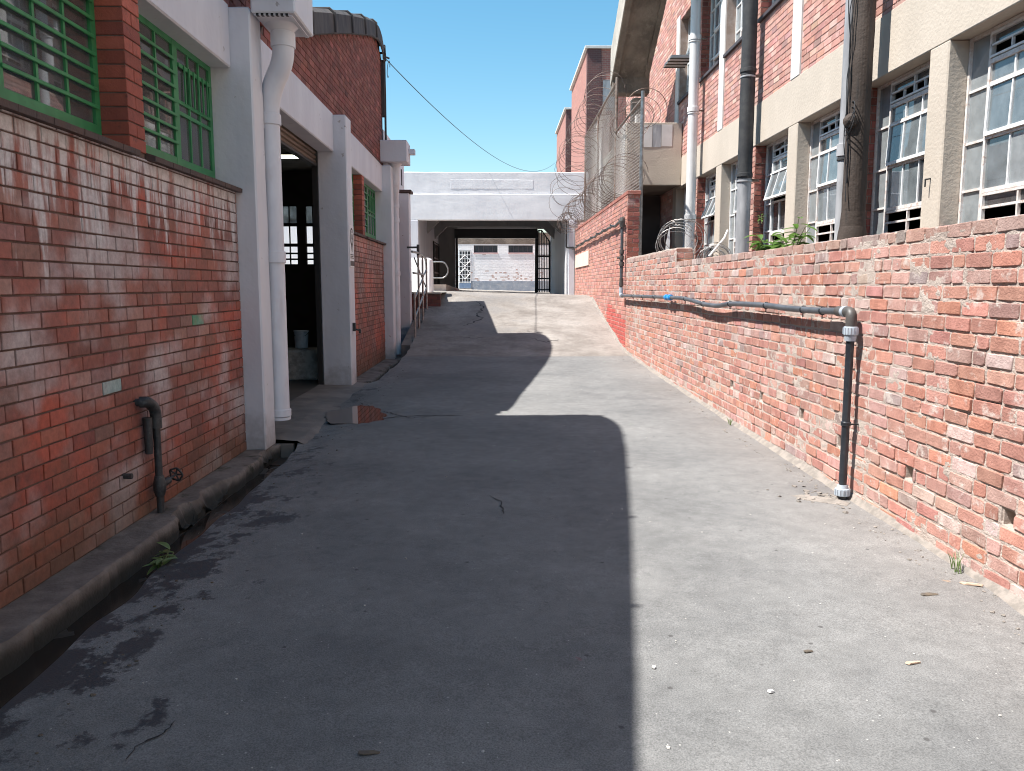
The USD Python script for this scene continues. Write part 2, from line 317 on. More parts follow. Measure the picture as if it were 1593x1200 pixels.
# glass: dusty panes that mirror what stands opposite
def glass(name, dust, dust_amount, tint=(.82, .88, .88)):
    n = {'geo': ('geometry', {}), 'n': ('noise_texture', {'scale': 5.0, 'detail': 5.0, 'roughness': .6}), 'r': ('map_range', {'from_min': .3, 'from_max': .7, 'to_min': dust_amount*.7, 'to_max': min(1, dust_amount*1.25)}),
         'tr': ('transparent_bsdf', {'color': tint}), 'df': ('diffuse_bsdf', {'color': dust}), 'm1': ('mix_closure', {}), 'ga': ('glossy_bsdf', {'color': (.95, .97, 1), 'roughness': .012}), 'gb': ('glossy_bsdf', {'color': (.95, .97, 1), 'roughness': .11}), 'gl': ('mix_closure', {'fac': .12}),
         'fr': ('fresnel', {'IOR': 1.75}), 'm2': ('mix_closure', {})}
    l = [('geo.position', 'n.vector'), ('n.fac', 'r.value'), ('r.result', 'm1.fac'), ('tr.BSDF', 'm1.closure1'), ('df.BSDF', 'm1.closure2'), ('fr.fac', 'm2.fac'), ('m1.closure', 'm2.closure1'), ('ga.BSDF', 'gl.closure1'), ('gb.BSDF', 'gl.closure2'), ('gl.closure', 'm2.closure2')]
    graph(name, n, l, 'm2.closure')
glass('glass_dusty', (.24, .27, .28), .60)
glass('glass_grey', (.28, .30, .305), .85)
glass('glass_dark', (.125, .12, .118), .58)
glass('glass_clear', (.2, .22, .24), .12)
graph('water', {'gl': ('glossy_bsdf', {'color': (1, 1, 1), 'roughness': .01}), 'df': ('diffuse_bsdf', {'color': (.03, .022, .018)}), 'fr': ('fresnel', {'IOR': 1.6}), 'm': ('mix_closure', {})},
      [('fr.fac', 'm.fac'), ('df.BSDF', 'm.closure1'), ('gl.BSDF', 'm.closure2')], 'm.closure')
def leaf_mat(name, c):
    graph(name, {'oi': ('geometry', {}), 'n': ('noise_texture', {'scale': 9.0}), 'mx': ('mix_color', {'a': c, 'b': tuple(x*1.6 for x in c)}), 'p': ('principled_bsdf', {'roughness': .4}), 't': ('translucent_bsdf', {'color': tuple(min(1, x*2.2) for x in c)}), 'm': ('mix_closure', {'fac': .35})},
          [('oi.position', 'n.vector'), ('n.fac', 'mx.fac'), ('mx.result', 'p.base_color'), ('p.BSDF', 'm.closure1'), ('t.BSDF', 'm.closure2')], 'm.closure')
leaf_mat('leaf_green', (.065, .125, .025)); leaf_mat('leaf_pale', (.12, .17, .06))

# road: old grey asphalt, damp stains along the gutter, a paler concrete ramp
def road_mat():
    n = {'geo': ('geometry', {}), 'sep': ('separate_xyz', {}),
         'nb': ('noise_texture', {'scale': .7, 'detail': 6.0, 'roughness': .65}), 'rb': ('map_range', {'from_min': .3, 'from_max': .7}), 'mb': ('mix_color', {'a': (.128, .129, .129), 'b': (.214, .212, .206)}),
         'nf': ('noise_texture', {'scale': 150.0, 'detail': 3.0, 'roughness': .7}), 'rf': ('map_range', {'from_min': .25, 'from_max': .75, 'to_min': .50, 'to_max': 1.46}), 'cf': ('combine_color', {}), 'mf': ('mix_color', {'blend_type': 'multiply', 'fac': 1.0}),
         'nm': ('noise_texture', {'scale': 9.0, 'detail': 8.0, 'roughness': .75}), 'rm': ('map_range', {'from_min': .3, 'from_max': .7, 'to_min': .80, 'to_max': 1.16}), 'cm': ('combine_color', {}), 'mm': ('mix_color', {'blend_type': 'multiply', 'fac': 1.0}),
         # ramp
         'ry': ('map_range', {'range_type': 'smoothstep', 'from_min': 14.95, 'from_max': 15.15}), 'nr': ('noise_texture', {'scale': 1.1, 'detail': 7.0, 'roughness': .65}), 'rr': ('map_range', {'from_min': .35, 'from_max': .65}),
         'cr': ('mix_color', {'a': (.165, .145, .128), 'b': (.30, .275, .25)}), 'mr': ('mix_color', {}),
         # reddish dust along the right foot
         'xr': ('map_range', {'range_type': 'smoothstep', 'from_min': 1.5, 'from_max': 2.55, 'to_max': .45}), 'md': ('mix_color', {'b': (.27, .22, .185)}), 'xd': ('math', {'math_type': 'multiply'}),
         # stains
         'ms': ('mapping', {'scale': (1.0, .9, 1)}), 'ns': ('noise_texture', {'scale': 3.4, 'detail': 14.0, 'roughness': .70}), 'sx': ('map_range', {'from_min': -1.9, 'from_max': -.75, 'to_min': .125, 'to_max': -.16}),
         'sy': ('map_range', {'range_type': 'smoothstep', 'from_min': 5.2, 'from_max': 8.5, 'to_min': 0.0, 'to_max': -.10}), 's1': ('math', {'math_type': 'add'}), 's2': ('math', {'math_type': 'add'}),
         'st': ('map_range', {'range_type': 'smoothstep', 'from_min': .545, 'from_max': .60, 'to_max': .84}), 'mst': ('mix_color', {'b': (.030, .029, .034)}),
         # paint spots
         'vp': ('voronoi_texture', {'scale': 1.6}), 'vn': ('noise_texture', {'scale': 40.0, 'detail': 3.0}), 'va': ('math', {'math_type': 'multiply_add', 'value2': .09, 'value3': 0.0}), 'vs': ('math', {'math_type': 'add'}), 'vt': ('map_range', {'range_type': 'smoothstep', 'from_min': .085, 'from_max': .062, 'to_max': .42}),
         'hs': ('hsv', {'saturation': .75, 'value': .55}), 'mv': ('mix_color', {}),
         # pale grit
         'wv': ('voronoi_texture', {'scale': 26.0}), 'wt': ('map_range', {'range_type': 'smoothstep', 'from_min': .115, 'from_max': .075, 'to_max': .6}), 'wc': ('separate_color', {}), 'wg': ('math', {'math_type': 'greater_than', 'value2': .84}), 'wm': ('math', {'math_type': 'multiply'}), 'mw': ('mix_color', {'b': (.5, .49, .46)}),
         'dv': ('voronoi_texture', {'scale': 11.0}), 'dt': ('map_range', {'range_type': 'smoothstep', 'from_min': .16, 'from_max': .08, 'to_max': .75}), 'dc': ('separate_color', {}), 'dg': ('math', {'math_type': 'greater_than', 'value2': .86}), 'dm': ('math', {'math_type': 'multiply'}), 'mdk': ('mix_color', {'b': (.055, .052, .052)}),
         'no': ('noise_texture', {'scale': .55, 'detail': 8.0, 'roughness': .6}), 'ro': ('map_range', {'range_type': 'smoothstep', 'from_min': .56, 'from_max': .66, 'to_max': .42}), 'mo': ('mix_color', {'b': (.085, .083, .086)}),
         'bp': ('bump', {'strength': .75, 'distance': .004}), 'rg': ('map_range', {'to_min': .93, 'to_max': .62, 'from_max': .9}), 'p': ('principled_bsdf', {'specular_ior_level': .35})}
    g = 'geo.position'
    l = [(g, 'sep.vector'), (g, 'nb.vector'), ('nb.fac', 'rb.value'), ('rb.result', 'mb.fac'), (g, 'nf.vector'), ('nf.fac', 'rf.value'),
         (g, 'nm.vector'), ('nm.fac', 'rm.value')]
    for a, b in (('rf', 'cf'), ('rm', 'cm')):
        l += [(a+'.result', b+'.'+k) for k in 'rgb']
    l += [('sep.y', 'ry.value'), (g, 'nr.vector'), ('nr.fac', 'rr.value'), ('rr.result', 'cr.fac'), ('mb.result', 'mr.a'), ('cr.result', 'mr.b'), ('ry.result', 'mr.fac'),
          ('sep.x', 'xr.value'), ('xr.result', 'xd.value1'), ('nr.fac', 'xd.value2'), ('mr.result', 'md.a'), ('xd.value', 'md.fac'),
          ('md.result', 'mf.a'), ('cf.color', 'mf.b'), ('mf.result', 'mm.a'), ('cm.color', 'mm.b'),
          (g, 'ms.vector'), ('ms.vector', 'ns.vector'), ('sep.x', 'sx.value'), ('sep.y', 'sy.value'), ('ns.fac', 's1.value1'), ('sx.result', 's1.value2'), ('s1.value', 's2.value1'), ('sy.result', 's2.value2'), ('s2.value', 'st.value'),
          (g, 'vp.vector'), (g, 'vn.vector'), ('vn.fac', 'va.value1'), ('vp.distance', 'vs.value1'), ('va.value', 'vs.value2'), ('vs.value', 'vt.value'), ('vp.color', 'hs.color'), ('hs.color', 'mv.b'), ('vt.result', 'mv.fac'), ('mm.result', 'mv.a'),
          (g, 'wv.vector'), ('wv.distance', 'wt.value'), ('wv.color', 'wc.color'), ('wc.r', 'wg.value1'), ('wt.result', 'wm.value1'), ('wg.value', 'wm.value2'), ('wm.value', 'mw.fac'), ('mv.result', 'mw.a'),
          (g, 'dv.vector'), ('dv.distance', 'dt.value'), ('dv.color', 'dc.color'), ('dc.g', 'dg.value1'), ('dt.result', 'dm.value1'), ('dg.value', 'dm.value2'), ('dm.value', 'mdk.fac'), ('mw.result', 'mdk.a'),
          (g, 'no.vector'), ('no.fac', 'ro.value'), ('ro.result', 'mo.fac'), ('mdk.result', 'mo.a'),
          ('mo.result', 'mst.a'), ('st.result', 'mst.fac'), ('mst.result', 'p.base_color'), ('nf.fac', 'bp.height'), ('bp.normal', 'p.normal'), ('st.result', 'rg.value'), ('rg.result', 'p.roughness')]
    graph('road', n, l, 'p.BSDF')
road_mat()

# ------------------------------------------------------------------ brick laying
def lay(u0, u1, v0, v1, length=.235, course=.0855, joint=.011, irregular=0.0, headers=0.0, keep=None, seed=1, cuts=()):
    """Rectangles (ua, ub, va, vb) of the bricks of a wall face; cuts = rectangles left free of bricks (openings)."""
    r = random.Random(seed); out = []; k = 0; v = v0
    while v < v1 - 1e-6:
        u = u0 - (length/2 if k % 2 else 0) - (r.random()*length*irregular*1.5)
        while u < u1 - 1e-6:
            L = length*(1 + r.uniform(-.05, .05)*irregular*2)
            if r.random() < headers: L = length*.5
            spans = [(max(u, u0), min(u+L, u1))]
            for (ca, cb, cc, cd) in cuts:
                if v + course*.5 > cc and v + course*.5 < cd:
                    nxt = []
                    for a, b in spans:
                        if cb <= a or ca >= b: nxt.append((a, b))
                        else:
                            if ca > a: nxt.append((a, ca))
                            if cb < b: nxt.append((cb, b))
                    spans = nxt
            for a, b in spans:
                if b - a > .045 and (keep is None or keep((a+b)/2, v+course/2)):
                    j = joint*(1 + r.uniform(-.4, .4)*irregular)
                    out.append((a+j/2, b-j/2, v+j/2, min(v+course, v1)-j/2))
            u += L
        v += course; k += 1
    return np.array(out)

def brick_mesh(R, place, depth=.03, proud=.0, cham=.005, rough=0.0, seed=1):
    """Vertex arrays (n, k, 3) and the faces of one brick for the rectangles R; place maps (u, v, out) to the world."""
    g = np.random.default_rng(seed); n = len(R)
    ua, ub, va, vb = R.T
    if rough > 0:
        cu, cv = np.minimum(.010, (ub-ua)*.12), np.full(n, .009)
        cu = cu*(.35+g.random((8, n))); cv = cv*(.35+g.random((8, n)))
        P = np.stack([np.stack([ua+cu[0], va+0*ua], 1), np.stack([ub-cu[1], va+0*ua], 1), np.stack([ub, va+cv[1]], 1), np.stack([ub, vb-cv[2]], 1),
                      np.stack([ub-cu[2], vb], 1), np.stack([ua+cu[3], vb], 1), np.stack([ua, vb-cv[3]], 1), np.stack([ua, va+cv[0]], 1)], 1)
        P = P + g.normal(0, rough, P.shape)
    else:
        P = np.stack([np.stack([ua, va], 1), np.stack([ub, va], 1), np.stack([ub, vb], 1), np.stack([ua, vb], 1)], 1)
        P = P + g.normal(0, .0008, P.shape)
    k = P.shape[1]; C = P.mean(1, keepdims=True)
    inner = P + np.sign(C-P)*np.minimum(np.abs(C-P), cham*(1 if rough == 0 else .8))*np.array([1, 1]) if rough == 0 else P + np.sign(C-P)*np.minimum(np.abs(C-P), cham*(.6+.8*g.random((n, k, 1))))
    off = proud + g.normal(0, .0010 + rough*.35, (n, 1, 1)); tilt = g.normal(0, .006+rough*1.5, (n, 1, 2))
    def lift(Q, d): return np.concatenate([Q, off + d + (tilt*(Q-C)).sum(-1, keepdims=True)], -1)
    V = np.concatenate([lift(P, -depth), lift(P, -cham), lift(inner, 0.0)], 1)
    f = []
    for a in (0, k):
        for i in range(k):
            j = (i+1) % k; f += [[a+i, a+j, a+k+j], [a+i, a+k+j, a+k+i]]
    for i in range(1, k-1): f.append([2*k, 2*k+i, 2*k+i+1])
    W = place(V[..., 0], V[..., 1], V[..., 2])
    return W, np.array(f)

def put_bricks(parent, W, F, col, material, named=300, name='brick', min_px=6.0):
    """The bricks that show largest become Mesh prims of their own, the rest one part."""
    n, k = W.shape[:2]
    px, w = project(W.reshape(-1, 3)); px = px.reshape(n, k, 2); w = w.reshape(n, k).min(1)
    ext = px.max(1) - px.min(1); c = px.mean(1)
    seen = (w > .3) & (c[:, 0] > -30) & (c[:, 0] < 1623) & (c[:, 1] > -30) & (c[:, 1] < 1230)
    area = np.where(seen & (ext.max(1) >= min_px), ext[:, 0]*ext[:, 1], 0)
    order = np.argsort(-area); single = set(int(i) for i in order[:named] if area[i] > 0)
    for i in sorted(single):
        put(parent, name, trimesh.Trimesh(W[i], F, process=False), material, attr=np.repeat(col[i][None], k, 0))
    rest = [i for i in range(n) if i not in single]
    if rest:
        V = W[rest].reshape(-1, 3); f = (F[None] + (np.arange(len(rest))*k)[:, None, None]).reshape(-1, 3)
        put(parent, 'brickwork', trimesh.Trimesh(V, f, process=False), material, kind='stuff', attr=np.repeat(col[rest], k, 0))

def shades(n, palette, weights, seed, jit=.12):
    g = np.random.default_rng(seed); pal = np.array(palette)[g.choice(len(palette), n, p=np.array(weights)/sum(weights))]
    return np.clip(pal*(1 + g.normal(0, jit, (n, 1)))*(1 + g.normal(0, jit*.3, (n, 3))), .01, .9)

def in_view(R, place, margin=260):
    c = place((R[:, 0]+R[:, 1])/2, (R[:, 2]+R[:, 3])/2, np.zeros(len(R)))
    px, w = project(c)
    return R[(w > .4) & (px[:, 0] > -margin) & (px[:, 0] < 1593+margin) & (px[:, 1] > -margin) & (px[:, 1] < 1200+margin)]

def facing_px(x):
    return lambda u, v, d: np.stack([x + d, u, v], -1)          # wall at x whose outside looks to +x
def facing_mx(x):
    return lambda u, v, d: np.stack([x - d, u, v], -1)
def facing_my(y):
    return lambda u, v, d: np.stack([u, y - d, v], -1)

# ------------------------------------------------------------------ ground, road, kerb, gutter
ZR = PchipInterpolator([-12, 0, 14.6, 15.4, 16.3, 17.3, 19, 20.6, 21.6, 22.6, 27, 60], [-.2, 0, .25, .28, .36, .53, .80, 1.13, 1.33, 1.40, 1.35, 1.30])
PUD = [(-1.62, 8.9, .42, .85, .026), (-1.35, 9.55, .30, .35, .016), (-1.80, 7.9, .16, .5, .022)]
def road_z(X, Y):
    z = ZR(Y) - .028*X*np.clip((Y-19.5)/2.5, 0, 1)
    z = z + (meshkit.fbm(np.stack([X*1.3, Y*1.3, X*0], -1), 3, 5)-.5)*.020 + (meshkit.fbm(np.stack([X*7, Y*7, X*0], -1), 2, 8)-.5)*.004
    wob = (meshkit.fbm(np.stack([X*4, Y*4, X*0+3], -1), 3, 2)-.5)
    for (x, y, a, b, d) in PUD:
        q = np.sqrt(((X-x)/a)**2 + ((Y-y)/b)**2) + wob*.9
        z = z - d*np.clip(1.25-q, 0, 1)
    # the worn edge beside the gutter falls away a little
    z = z - .02*np.clip((-1.55-X)/.3, 0, 1)**2*np.clip((15-Y)/3, 0, 1)
    return z
def road_left(Y):
    base = np.interp(Y, [-6, 7.2, 7.6, 11.6, 12.0, 15.5, 17, 47], [-1.85, -1.86, -1.95, -1.95, -1.80, -1.78, -1.80, -1.80])
    return base + (meshkit.noise(np.stack([np.asarray(Y)*3.1, np.asarray(Y)*0, np.asarray(Y)*0], -1), 4)-.5)*.05

ys = np.concatenate([np.arange(-8, 1.2, .25), np.arange(1.2, 12, .045), np.arange(12, 23, .08), np.arange(23, 47.1, .6)])
us = np.linspace(0, 1, 74)
XL = road_left(ys); U, Yg = np.meshgrid(us, ys, indexing='ij'); Xg = XL[None] + U*(2.56 - XL[None]); Zg = road_z(Xg, Yg)
nU, nY = Xg.shape
skirt = np.stack([XL+.012, ys, Zg[0]-.5], -1)
lip = np.stack([XL-.006, ys, Zg[0]-.018], -1)
V = np.concatenate([np.stack([Xg, Yg, Zg], -1).reshape(-1, 3), lip, skirt])
i, j = np.meshgrid(np.arange(nU-1), np.arange(nY-1), indexing='ij')
q = np.stack([i*nY+j, (i+1)*nY+j, (i+1)*nY+j+1, i*nY+j+1], -1).reshape(-1, 4)
jj = np.arange(nY-1); o1 = nU*nY; o2 = o1+nY
q = np.vstack([q, np.stack([o1+jj, jj, jj+1, o1+jj+1], 1), np.stack([o2+jj, o1+jj, o1+jj+1, o2+jj+1], 1)])
road = thing('road', kind='structure')
put(road, 'surface', trimesh.Trimesh(V, np.vstack([q[:, [0, 1, 2]], q[:, [0, 2, 3]]]), process=False), 'road', smooth=50)

def on_road(px, py):
    """The point of the road under a pixel of the photograph."""
    d = FW + RT*(px-796.5)/FPX - UP*(py-600)/FPX
    t = np.arange(1.5, 30, .01); p = EYE + d*t[:, None]
    k = np.argmax(p[:, 2] < ZR(p[:, 1]) - .028*p[:, 0]*np.clip((p[:, 1]-19.5)/2.5, 0, 1))
    return p[k, :2]

def crack(pts, width, name='crack', step=.03, jag=.02, seed=0):
    g = random.Random(seed); P = np.array([on_road(*p) for p in pts]); L = [P[0]]
    for a, b in zip(P, P[1:]):
        n = max(2, int(np.linalg.norm(b-a)/step))
        for k in range(1, n+1):
            L.append(a+(b-a)*k/n + (np.array([g.uniform(-jag, jag), g.uniform(-jag, jag)]) if k < n else 0))
    L = np.array(L); t = np.gradient(L, axis=0); t /= np.linalg.norm(t, axis=1, keepdims=True)+1e-9
    nrm = np.stack([-t[:, 1], t[:, 0]], 1); w = np.array([width*(.35+.9*g.random()) for _ in L])*np.sin(np.linspace(.15, math.pi-.15, len(L)))**.5
    rows = [L - nrm*w[:, None]/2, L + nrm*w[:, None]/2]
    v = np.concatenate([np.stack([r[:, 0], r[:, 1], road_z(r[:, 0], r[:, 1])+.004], 1) for r in rows]); m = len(L); k = np.arange(m-1)
    qq = np.stack([k, m+k, m+k+1, k+1], 1)
    put(road, name, trimesh.Trimesh(v, np.vstack([qq[:, [0, 1, 2]], qq[:, [0, 2, 3]]]), process=False), 'crack_dark')
crack([(742, 469), (752, 478), (742, 491), (752, 495), (720, 508)], .05, seed=1, jag=.05, step=.08)
crack([(478, 640), (520, 650), (590, 651), (650, 648), (720, 648)], .030, seed=2)
crack([(560, 625), (598, 640), (640, 652), (680, 648)], .022, seed=3)
crack([(763, 772), (778, 780), (783, 800)], .012, seed=4, jag=.012)
crack([(196, 1183), (210, 1165), (245, 1148), (258, 1138), (273, 1122)], .008, seed=5, jag=.008, step=.02)
crack([(826, 527), (850, 533), (870, 529)], .03, seed=6, jag=.05, step=.08)
crack([(714, 523), (740, 527), (752, 525)], .03, seed=7, jag=.05, step=.08)

put('/World', 'ground', box(-220, 220, -160, 260, -1.2, -.32), 'earth', kind='structure')
# upper yard beyond the crest of the ramp
yard = trimesh.util.concatenate([sheet(np.linspace(-9, -1.42, 30), np.linspace(20.26, 60, 60), lambda X, Y: 1.39 - .028*X*.55 - .004*np.maximum(Y-24, 0) + .012 + (meshkit.fbm(np.stack([X, Y, X*0], -1), 2, 3)-.5)*.02),
                                 sheet(np.linspace(2.56, 9, 12), np.linspace(37, 60, 30), lambda X, Y: 1.32 - .028*X + X*0)])
put('/World', 'yard', yard, 'pale_concrete', kind='structure', smooth=True)
put('/World', 'street', sheet(np.linspace(-9, 9, 20), np.linspace(40.5, 60, 20), lambda X, Y: 1.335 - .028*X), 'pale_concrete', kind='structure', smooth=True)

kerb = thing('kerb', kind='structure')
def kerb_run(y0, y1, seed, zt=.09, xe=-2.055):
    xs = np.concatenate([[-2.36], np.linspace(-2.32, xe-.012, 22), [xe, xe+.004, xe-.004, xe]]); yy = np.arange(y0, y1+.001, .03)
    X, Y = np.meshgrid(xs, yy, indexing='ij'); Z = np.full_like(X, zt)
    Z = Z + (meshkit.fbm(np.stack([X*5, Y*5, X*0], -1), 3, seed)-.5)*.012
    crumble = np.clip(meshkit.fbm(np.stack([Y*2.6, Y*0, Y*0], -1), 4, seed+3)-.47, 0, 1)*1.5
    fine = meshkit.fbm(np.stack([X*22, Y*14, X*0], -1), 3, seed+9)-.5
    e = np.clip((X-(xe-.012-.22*crumble))/.045, 0, 1); Z -= e**1.5*(.006 + .30*crumble) + e*fine*.03*(crumble > .02)
    X = X - np.clip((X-(xe-.02))/.02, 0, 1)*crumble*.16
    Z[-4] -= .012; Z[-3] -= .045; Z[-2] -= .13; Z[-1] = -.34
    v = np.stack([X, Y, Z], -1).reshape(-1, 3); nx, ny = X.shape; a, b = np.meshgrid(np.arange(nx-1), np.arange(ny-1), indexing='ij')
    qq = np.stack([a*ny+b, (a+1)*ny+b, (a+1)*ny+b+1, a*ny+b+1], -1).reshape(-1, 4)
    cap = prism([(-2.36, -.34), (xe-.03, -.34), (xe-.03, zt-.06), (-2.36, zt-.02)], 1, y1-.02, y1)
    return trimesh.util.concatenate([trimesh.Trimesh(v, np.vstack([qq[:, [0, 1, 2]], qq[:, [0, 2, 3]]]), process=False), cap])
put(kerb, 'kerb_run', kerb_run(-8, 7.55, 11, xe=-2.085), 'kerb_concrete', smooth=22)
put(kerb, 'kerb_run', kerb_run(12.02, 20.0, 15, zt=.10, xe=-2.0), 'kerb_concrete', smooth=22)
put('/World', 'gutter', sheet(np.linspace(-2.12, -1.7, 8), np.arange(-8, 20.2, .12), lambda X, Y: -.085 + .004*Y + .05*np.abs(X+1.93) + (meshkit.fbm(np.stack([X*6, Y*6, X*0], -1), 3, 1)-.5)*.05), 'gutter_bed', kind='structure', smooth=True)
put('/World', 'gutter_water', sheet(np.linspace(-2.1, -1.84, 3), np.arange(2, 7.6, .4), lambda X, Y: X*0 - .068 + .004*Y), 'water', kind='structure')
# apron in front of the workshop door
def apron_z(X, Y):
    return np.interp(X, [-2.6, -2.15, -1.95, -1.85], [.138, .130, .108, .114]) + .004*(Y-7.5) + (meshkit.fbm(np.stack([X*4, Y*4, X*0], -1), 3, 6)-.5)*.02 - .05*np.clip((X+1.93)/.1, 0, 1)
put('/World', 'apron', [sheet(np.linspace(-2.62, -1.80, 26), np.arange(7.56, 12.02, .04), apron_z), box(-2.2, -1.97, 7.54, 7.60, -.34, .085), box(-2.1, -1.97, 11.97, 12.03, -.34, .085)], 'apron_concrete', kind='structure', smooth=40)
_a = np.linspace(0, 2*np.pi, 60, endpoint=False); _q = 1 + .55*(meshkit.fbm(np.stack([np.cos(_a)*1.6, np.sin(_a)*1.6, _a*0], -1), 4, 12)-.5)*2
_p = np.stack([-1.60+.36*_q*np.cos(_a), 9.02+.66*_q*np.sin(_a)], 1); _p = np.vstack([_p, [[-1.6, 9.0]]])
put('/World', 'puddle', trimesh.Trimesh(np.stack([_p[:, 0], _p[:, 1], .1185 + (_p[:, 1]-7.7)*.0052], 1), np.array([[60, k, (k+1) % 60] for k in range(60)]), process=False), 'water', kind='structure')

# grit and flakes lying on the road: nobody could count it
def scatter(n, sizes, seed, xr=(-1.6, 2.45), yr=(2.2, 13)):
    g = np.random.default_rng(seed); base = trimesh.creation.icosphere(0); V = []; Fs = []
    for k in range(n):
        y = yr[0] + (yr[1]-yr[0])*g.random()**1.7; x = g.uniform(*xr); s = sizes[0]*(sizes[1]/sizes[0])**(g.random()**2)
        v = base.vertices*s*np.array([1, g.uniform(.6, 1.4), .5])*(1+g.normal(0, .18, (12, 1))); a = g.random()*6.3
        v = v @ np.array([[math.cos(a), -math.sin(a), 0], [math.sin(a), math.cos(a), 0], [0, 0, 1]]) + [x, y, float(road_z(np.array(x), np.array(y)))+s*.25]
        V.append(v); Fs.append(base.faces+12*k)
    return trimesh.Trimesh(np.vstack(V), np.vstack(Fs), process=False)
put('/World', 'grit', scatter(380, (.0018, .008), 3), 'pebble', kind='stuff')
put('/World', 'wall_foot_crumbs', scatter(700, (.0025, .013), 9, (2.30, 2.52), (2.2, 15)), 'rubble', kind='stuff')
put('/World', 'kerb_crumbs', scatter(260, (.002, .010), 10, (-1.84, -1.45), (2.2, 14)), 'dead_leaf', kind='stuff')

# ------------------------------------------------------------------ the workshop on the left
WX = -2.32                                            # outside of its brickwork
ws = thing('workshop_building', 'red brick workshop with white pillars, green windows and tall gable left of the road', 'building')
RED = [(.265, .082, .056), (.30, .098, .068), (.225, .072, .054), (.30, .14, .11), (.34, .165, .13)]
SILL, BEAM0, BEAM1 = 2.42, 3.47, 4.0
PILLARS = [(-5.9, -5.58), (-1.5, -1.18), (2.86, 3.18), (7.26, 7.58), (11.63, 12.02), (16.40, 16.74), (18.85, 19.2)]
# walls behind the bricks (mortar shows in the joints)
pipe_hole = box(WX-.2, WX+.05, 5.03, 5.15, .80, .90)
for (a, b, nm) in ((-9, 7.26, 0), (12.02, 20.0, 1)):
    w = to_man(box(WX-.23, WX-.009, a, b, -.4, SILL))
    put(ws, 'wall', w, 'mortar_dark')
# near wall bricks
R = in_view(lay(1.2, 7.26, .09, SILL-.0, seed=3, joint=.010, irregular=.15), facing_px(WX))
R = R[~((np.abs((R[:, 0]+R[:, 1])/2-5.09) < .09) & (np.abs((R[:, 2]+R[:, 3])/2-.85) < .03))]
W, F = brick_mesh(R, facing_px(WX), proud=0, cham=.003, seed=2)
col = shades(len(R), RED, [4, 4, 2, 1.3, .8], 4, .09)
cy, cz = (R[:, 0]+R[:, 1])/2, (R[:, 2]+R[:, 3])/2
for (px, py, c) in ((302, 497, (.05, .30, .17)), (82, 664, (.10, .26, .20)), (172, 595, (.30, .40, .38))):     # single painted bricks
    d = FW + RT*(px-796.5)/FPX - UP*(py-600)/FPX; p = EYE + d*(WX/d[0])
    col[np.argmin((cy-p[1])**2 + 6*(cz-p[2])**2)] = c
put_bricks(ws, W, F, col, 'brick_painted')
# second wall beyond the door
R = lay(12.02, 16.40, .10, SILL, seed=8, joint=.010)
W, F = brick_mesh(R, facing_px(WX), cham=.003, seed=5)
put_bricks(ws, W, F, shades(len(R), [(.21, .062, .04), (.18, .05, .036), (.24, .08, .055)], [3, 2, 2], 6, .1), 'brick_painted_far', named=0)
R = lay(16.74, 18.85, .10, BEAM0, seed=9); W, F = brick_mesh(R, facing_px(WX), cham=.003, seed=6)
put_bricks(ws, W, F, shades(len(R), [(.20, .05, .04)], [1], 6, .1), 'brick_plain', named=0)
put(ws, 'wall', box(WX-.23, WX-.009, 16.74, 20, SILL, BEAM0), 'mortar_dark')

# brick piers between the windows, alternate courses turned as in the photograph
def pier(y0, y1, seed, named):
    put(ws, 'pier', box(WX-.20, WX-.009, y0+.006, y1-.006, SILL, BEAM0), 'mortar_dark')
    z = SILL + .03; k = 0; g = random.Random(seed)
    while z < BEAM0-.02:
        zt = min(z+.0855, BEAM0)
        parts = [(WX-.11, WX)] if k % 2 else [(WX-.225, WX)]
        yy = [(y0, y1)] if k % 2 == 0 else [(y0, (y0+y1)/2-.004), ((y0+y1)/2+.004, y1)]
        c = np.array(RED[g.randrange(3)])*g.uniform(.9, 1.4); c = c*np.array([1.15, .95, .9])
        for (ya, yb) in yy:
            m = box(WX-.22, WX+g.uniform(-.001, .002), ya, yb, z+.004, zt-.005, .003)
            put(ws, 'brick' if named else 'pier_brick', m, 'brick_plain', attr=np.repeat(c[None], len(m.vertices), 0))
        z += .0855; k += 1
pier(5.22, 5.45, 1, False); pier(13.95, 14.18, 2, False); pier(.80, 1.03, 3, False)
# sills: sloping dark tiles, each one a piece
def sill(y0, y1):
    y = y0; g = random.Random(int(y0*10))
    while y < y1-.02:
        e = min(y+.152, y1); o = g.uniform(-.002, .002)
        put(ws, 'sill_tile', prism([(WX+.055+o, SILL-.012), (WX+.058+o, SILL+.022), (WX-.20, SILL+.105), (WX-.20, SILL)], 1, y+.002, e-.002), 'sill_tile')
        y = e
sill(3.18, 5.235); sill(5.45, 7.26); sill(12.02, 13.95); sill(14.18, 16.40)
# beam and pillars
for (a, b) in ((-9, -5.9), (-5.58, -1.5), (-1.18, 2.86), (3.18, 7.26), (7.58, 11.63), (12.02, 16.40), (16.74, 18.85), (19.2, 20.0)):
    put(ws, 'beam', box(WX-.23, WX, a, b, BEAM0, BEAM1, .012), 'white_paint')
for k, (a, b) in enumerate(PILLARS):
    zt = 3.98 if k != 6 else 3.72
    xf = -2.14 if k != 6 else -2.06
    body = box(WX-.24, xf, a, b, .08 if k != 4 else .085, zt, .014)
    body = roughen(body, .09, .006, 5, seed=k)
    put(ws, 'pillar', body, 'white_paint', smooth=35)
put(ws, 'pillar_cap', box(WX-.2, -2.0, 18.82, 19.24, 3.725, 3.79, .008), 'sill_tile')
put(ws, 'blue_paint_patch', roughen(box(-2.3, -2.055, 18.846, 19.204, .085, .62, .004), .08, .002, 5), 'blue_smear', label='faded blue smear at the foot of the pillar')
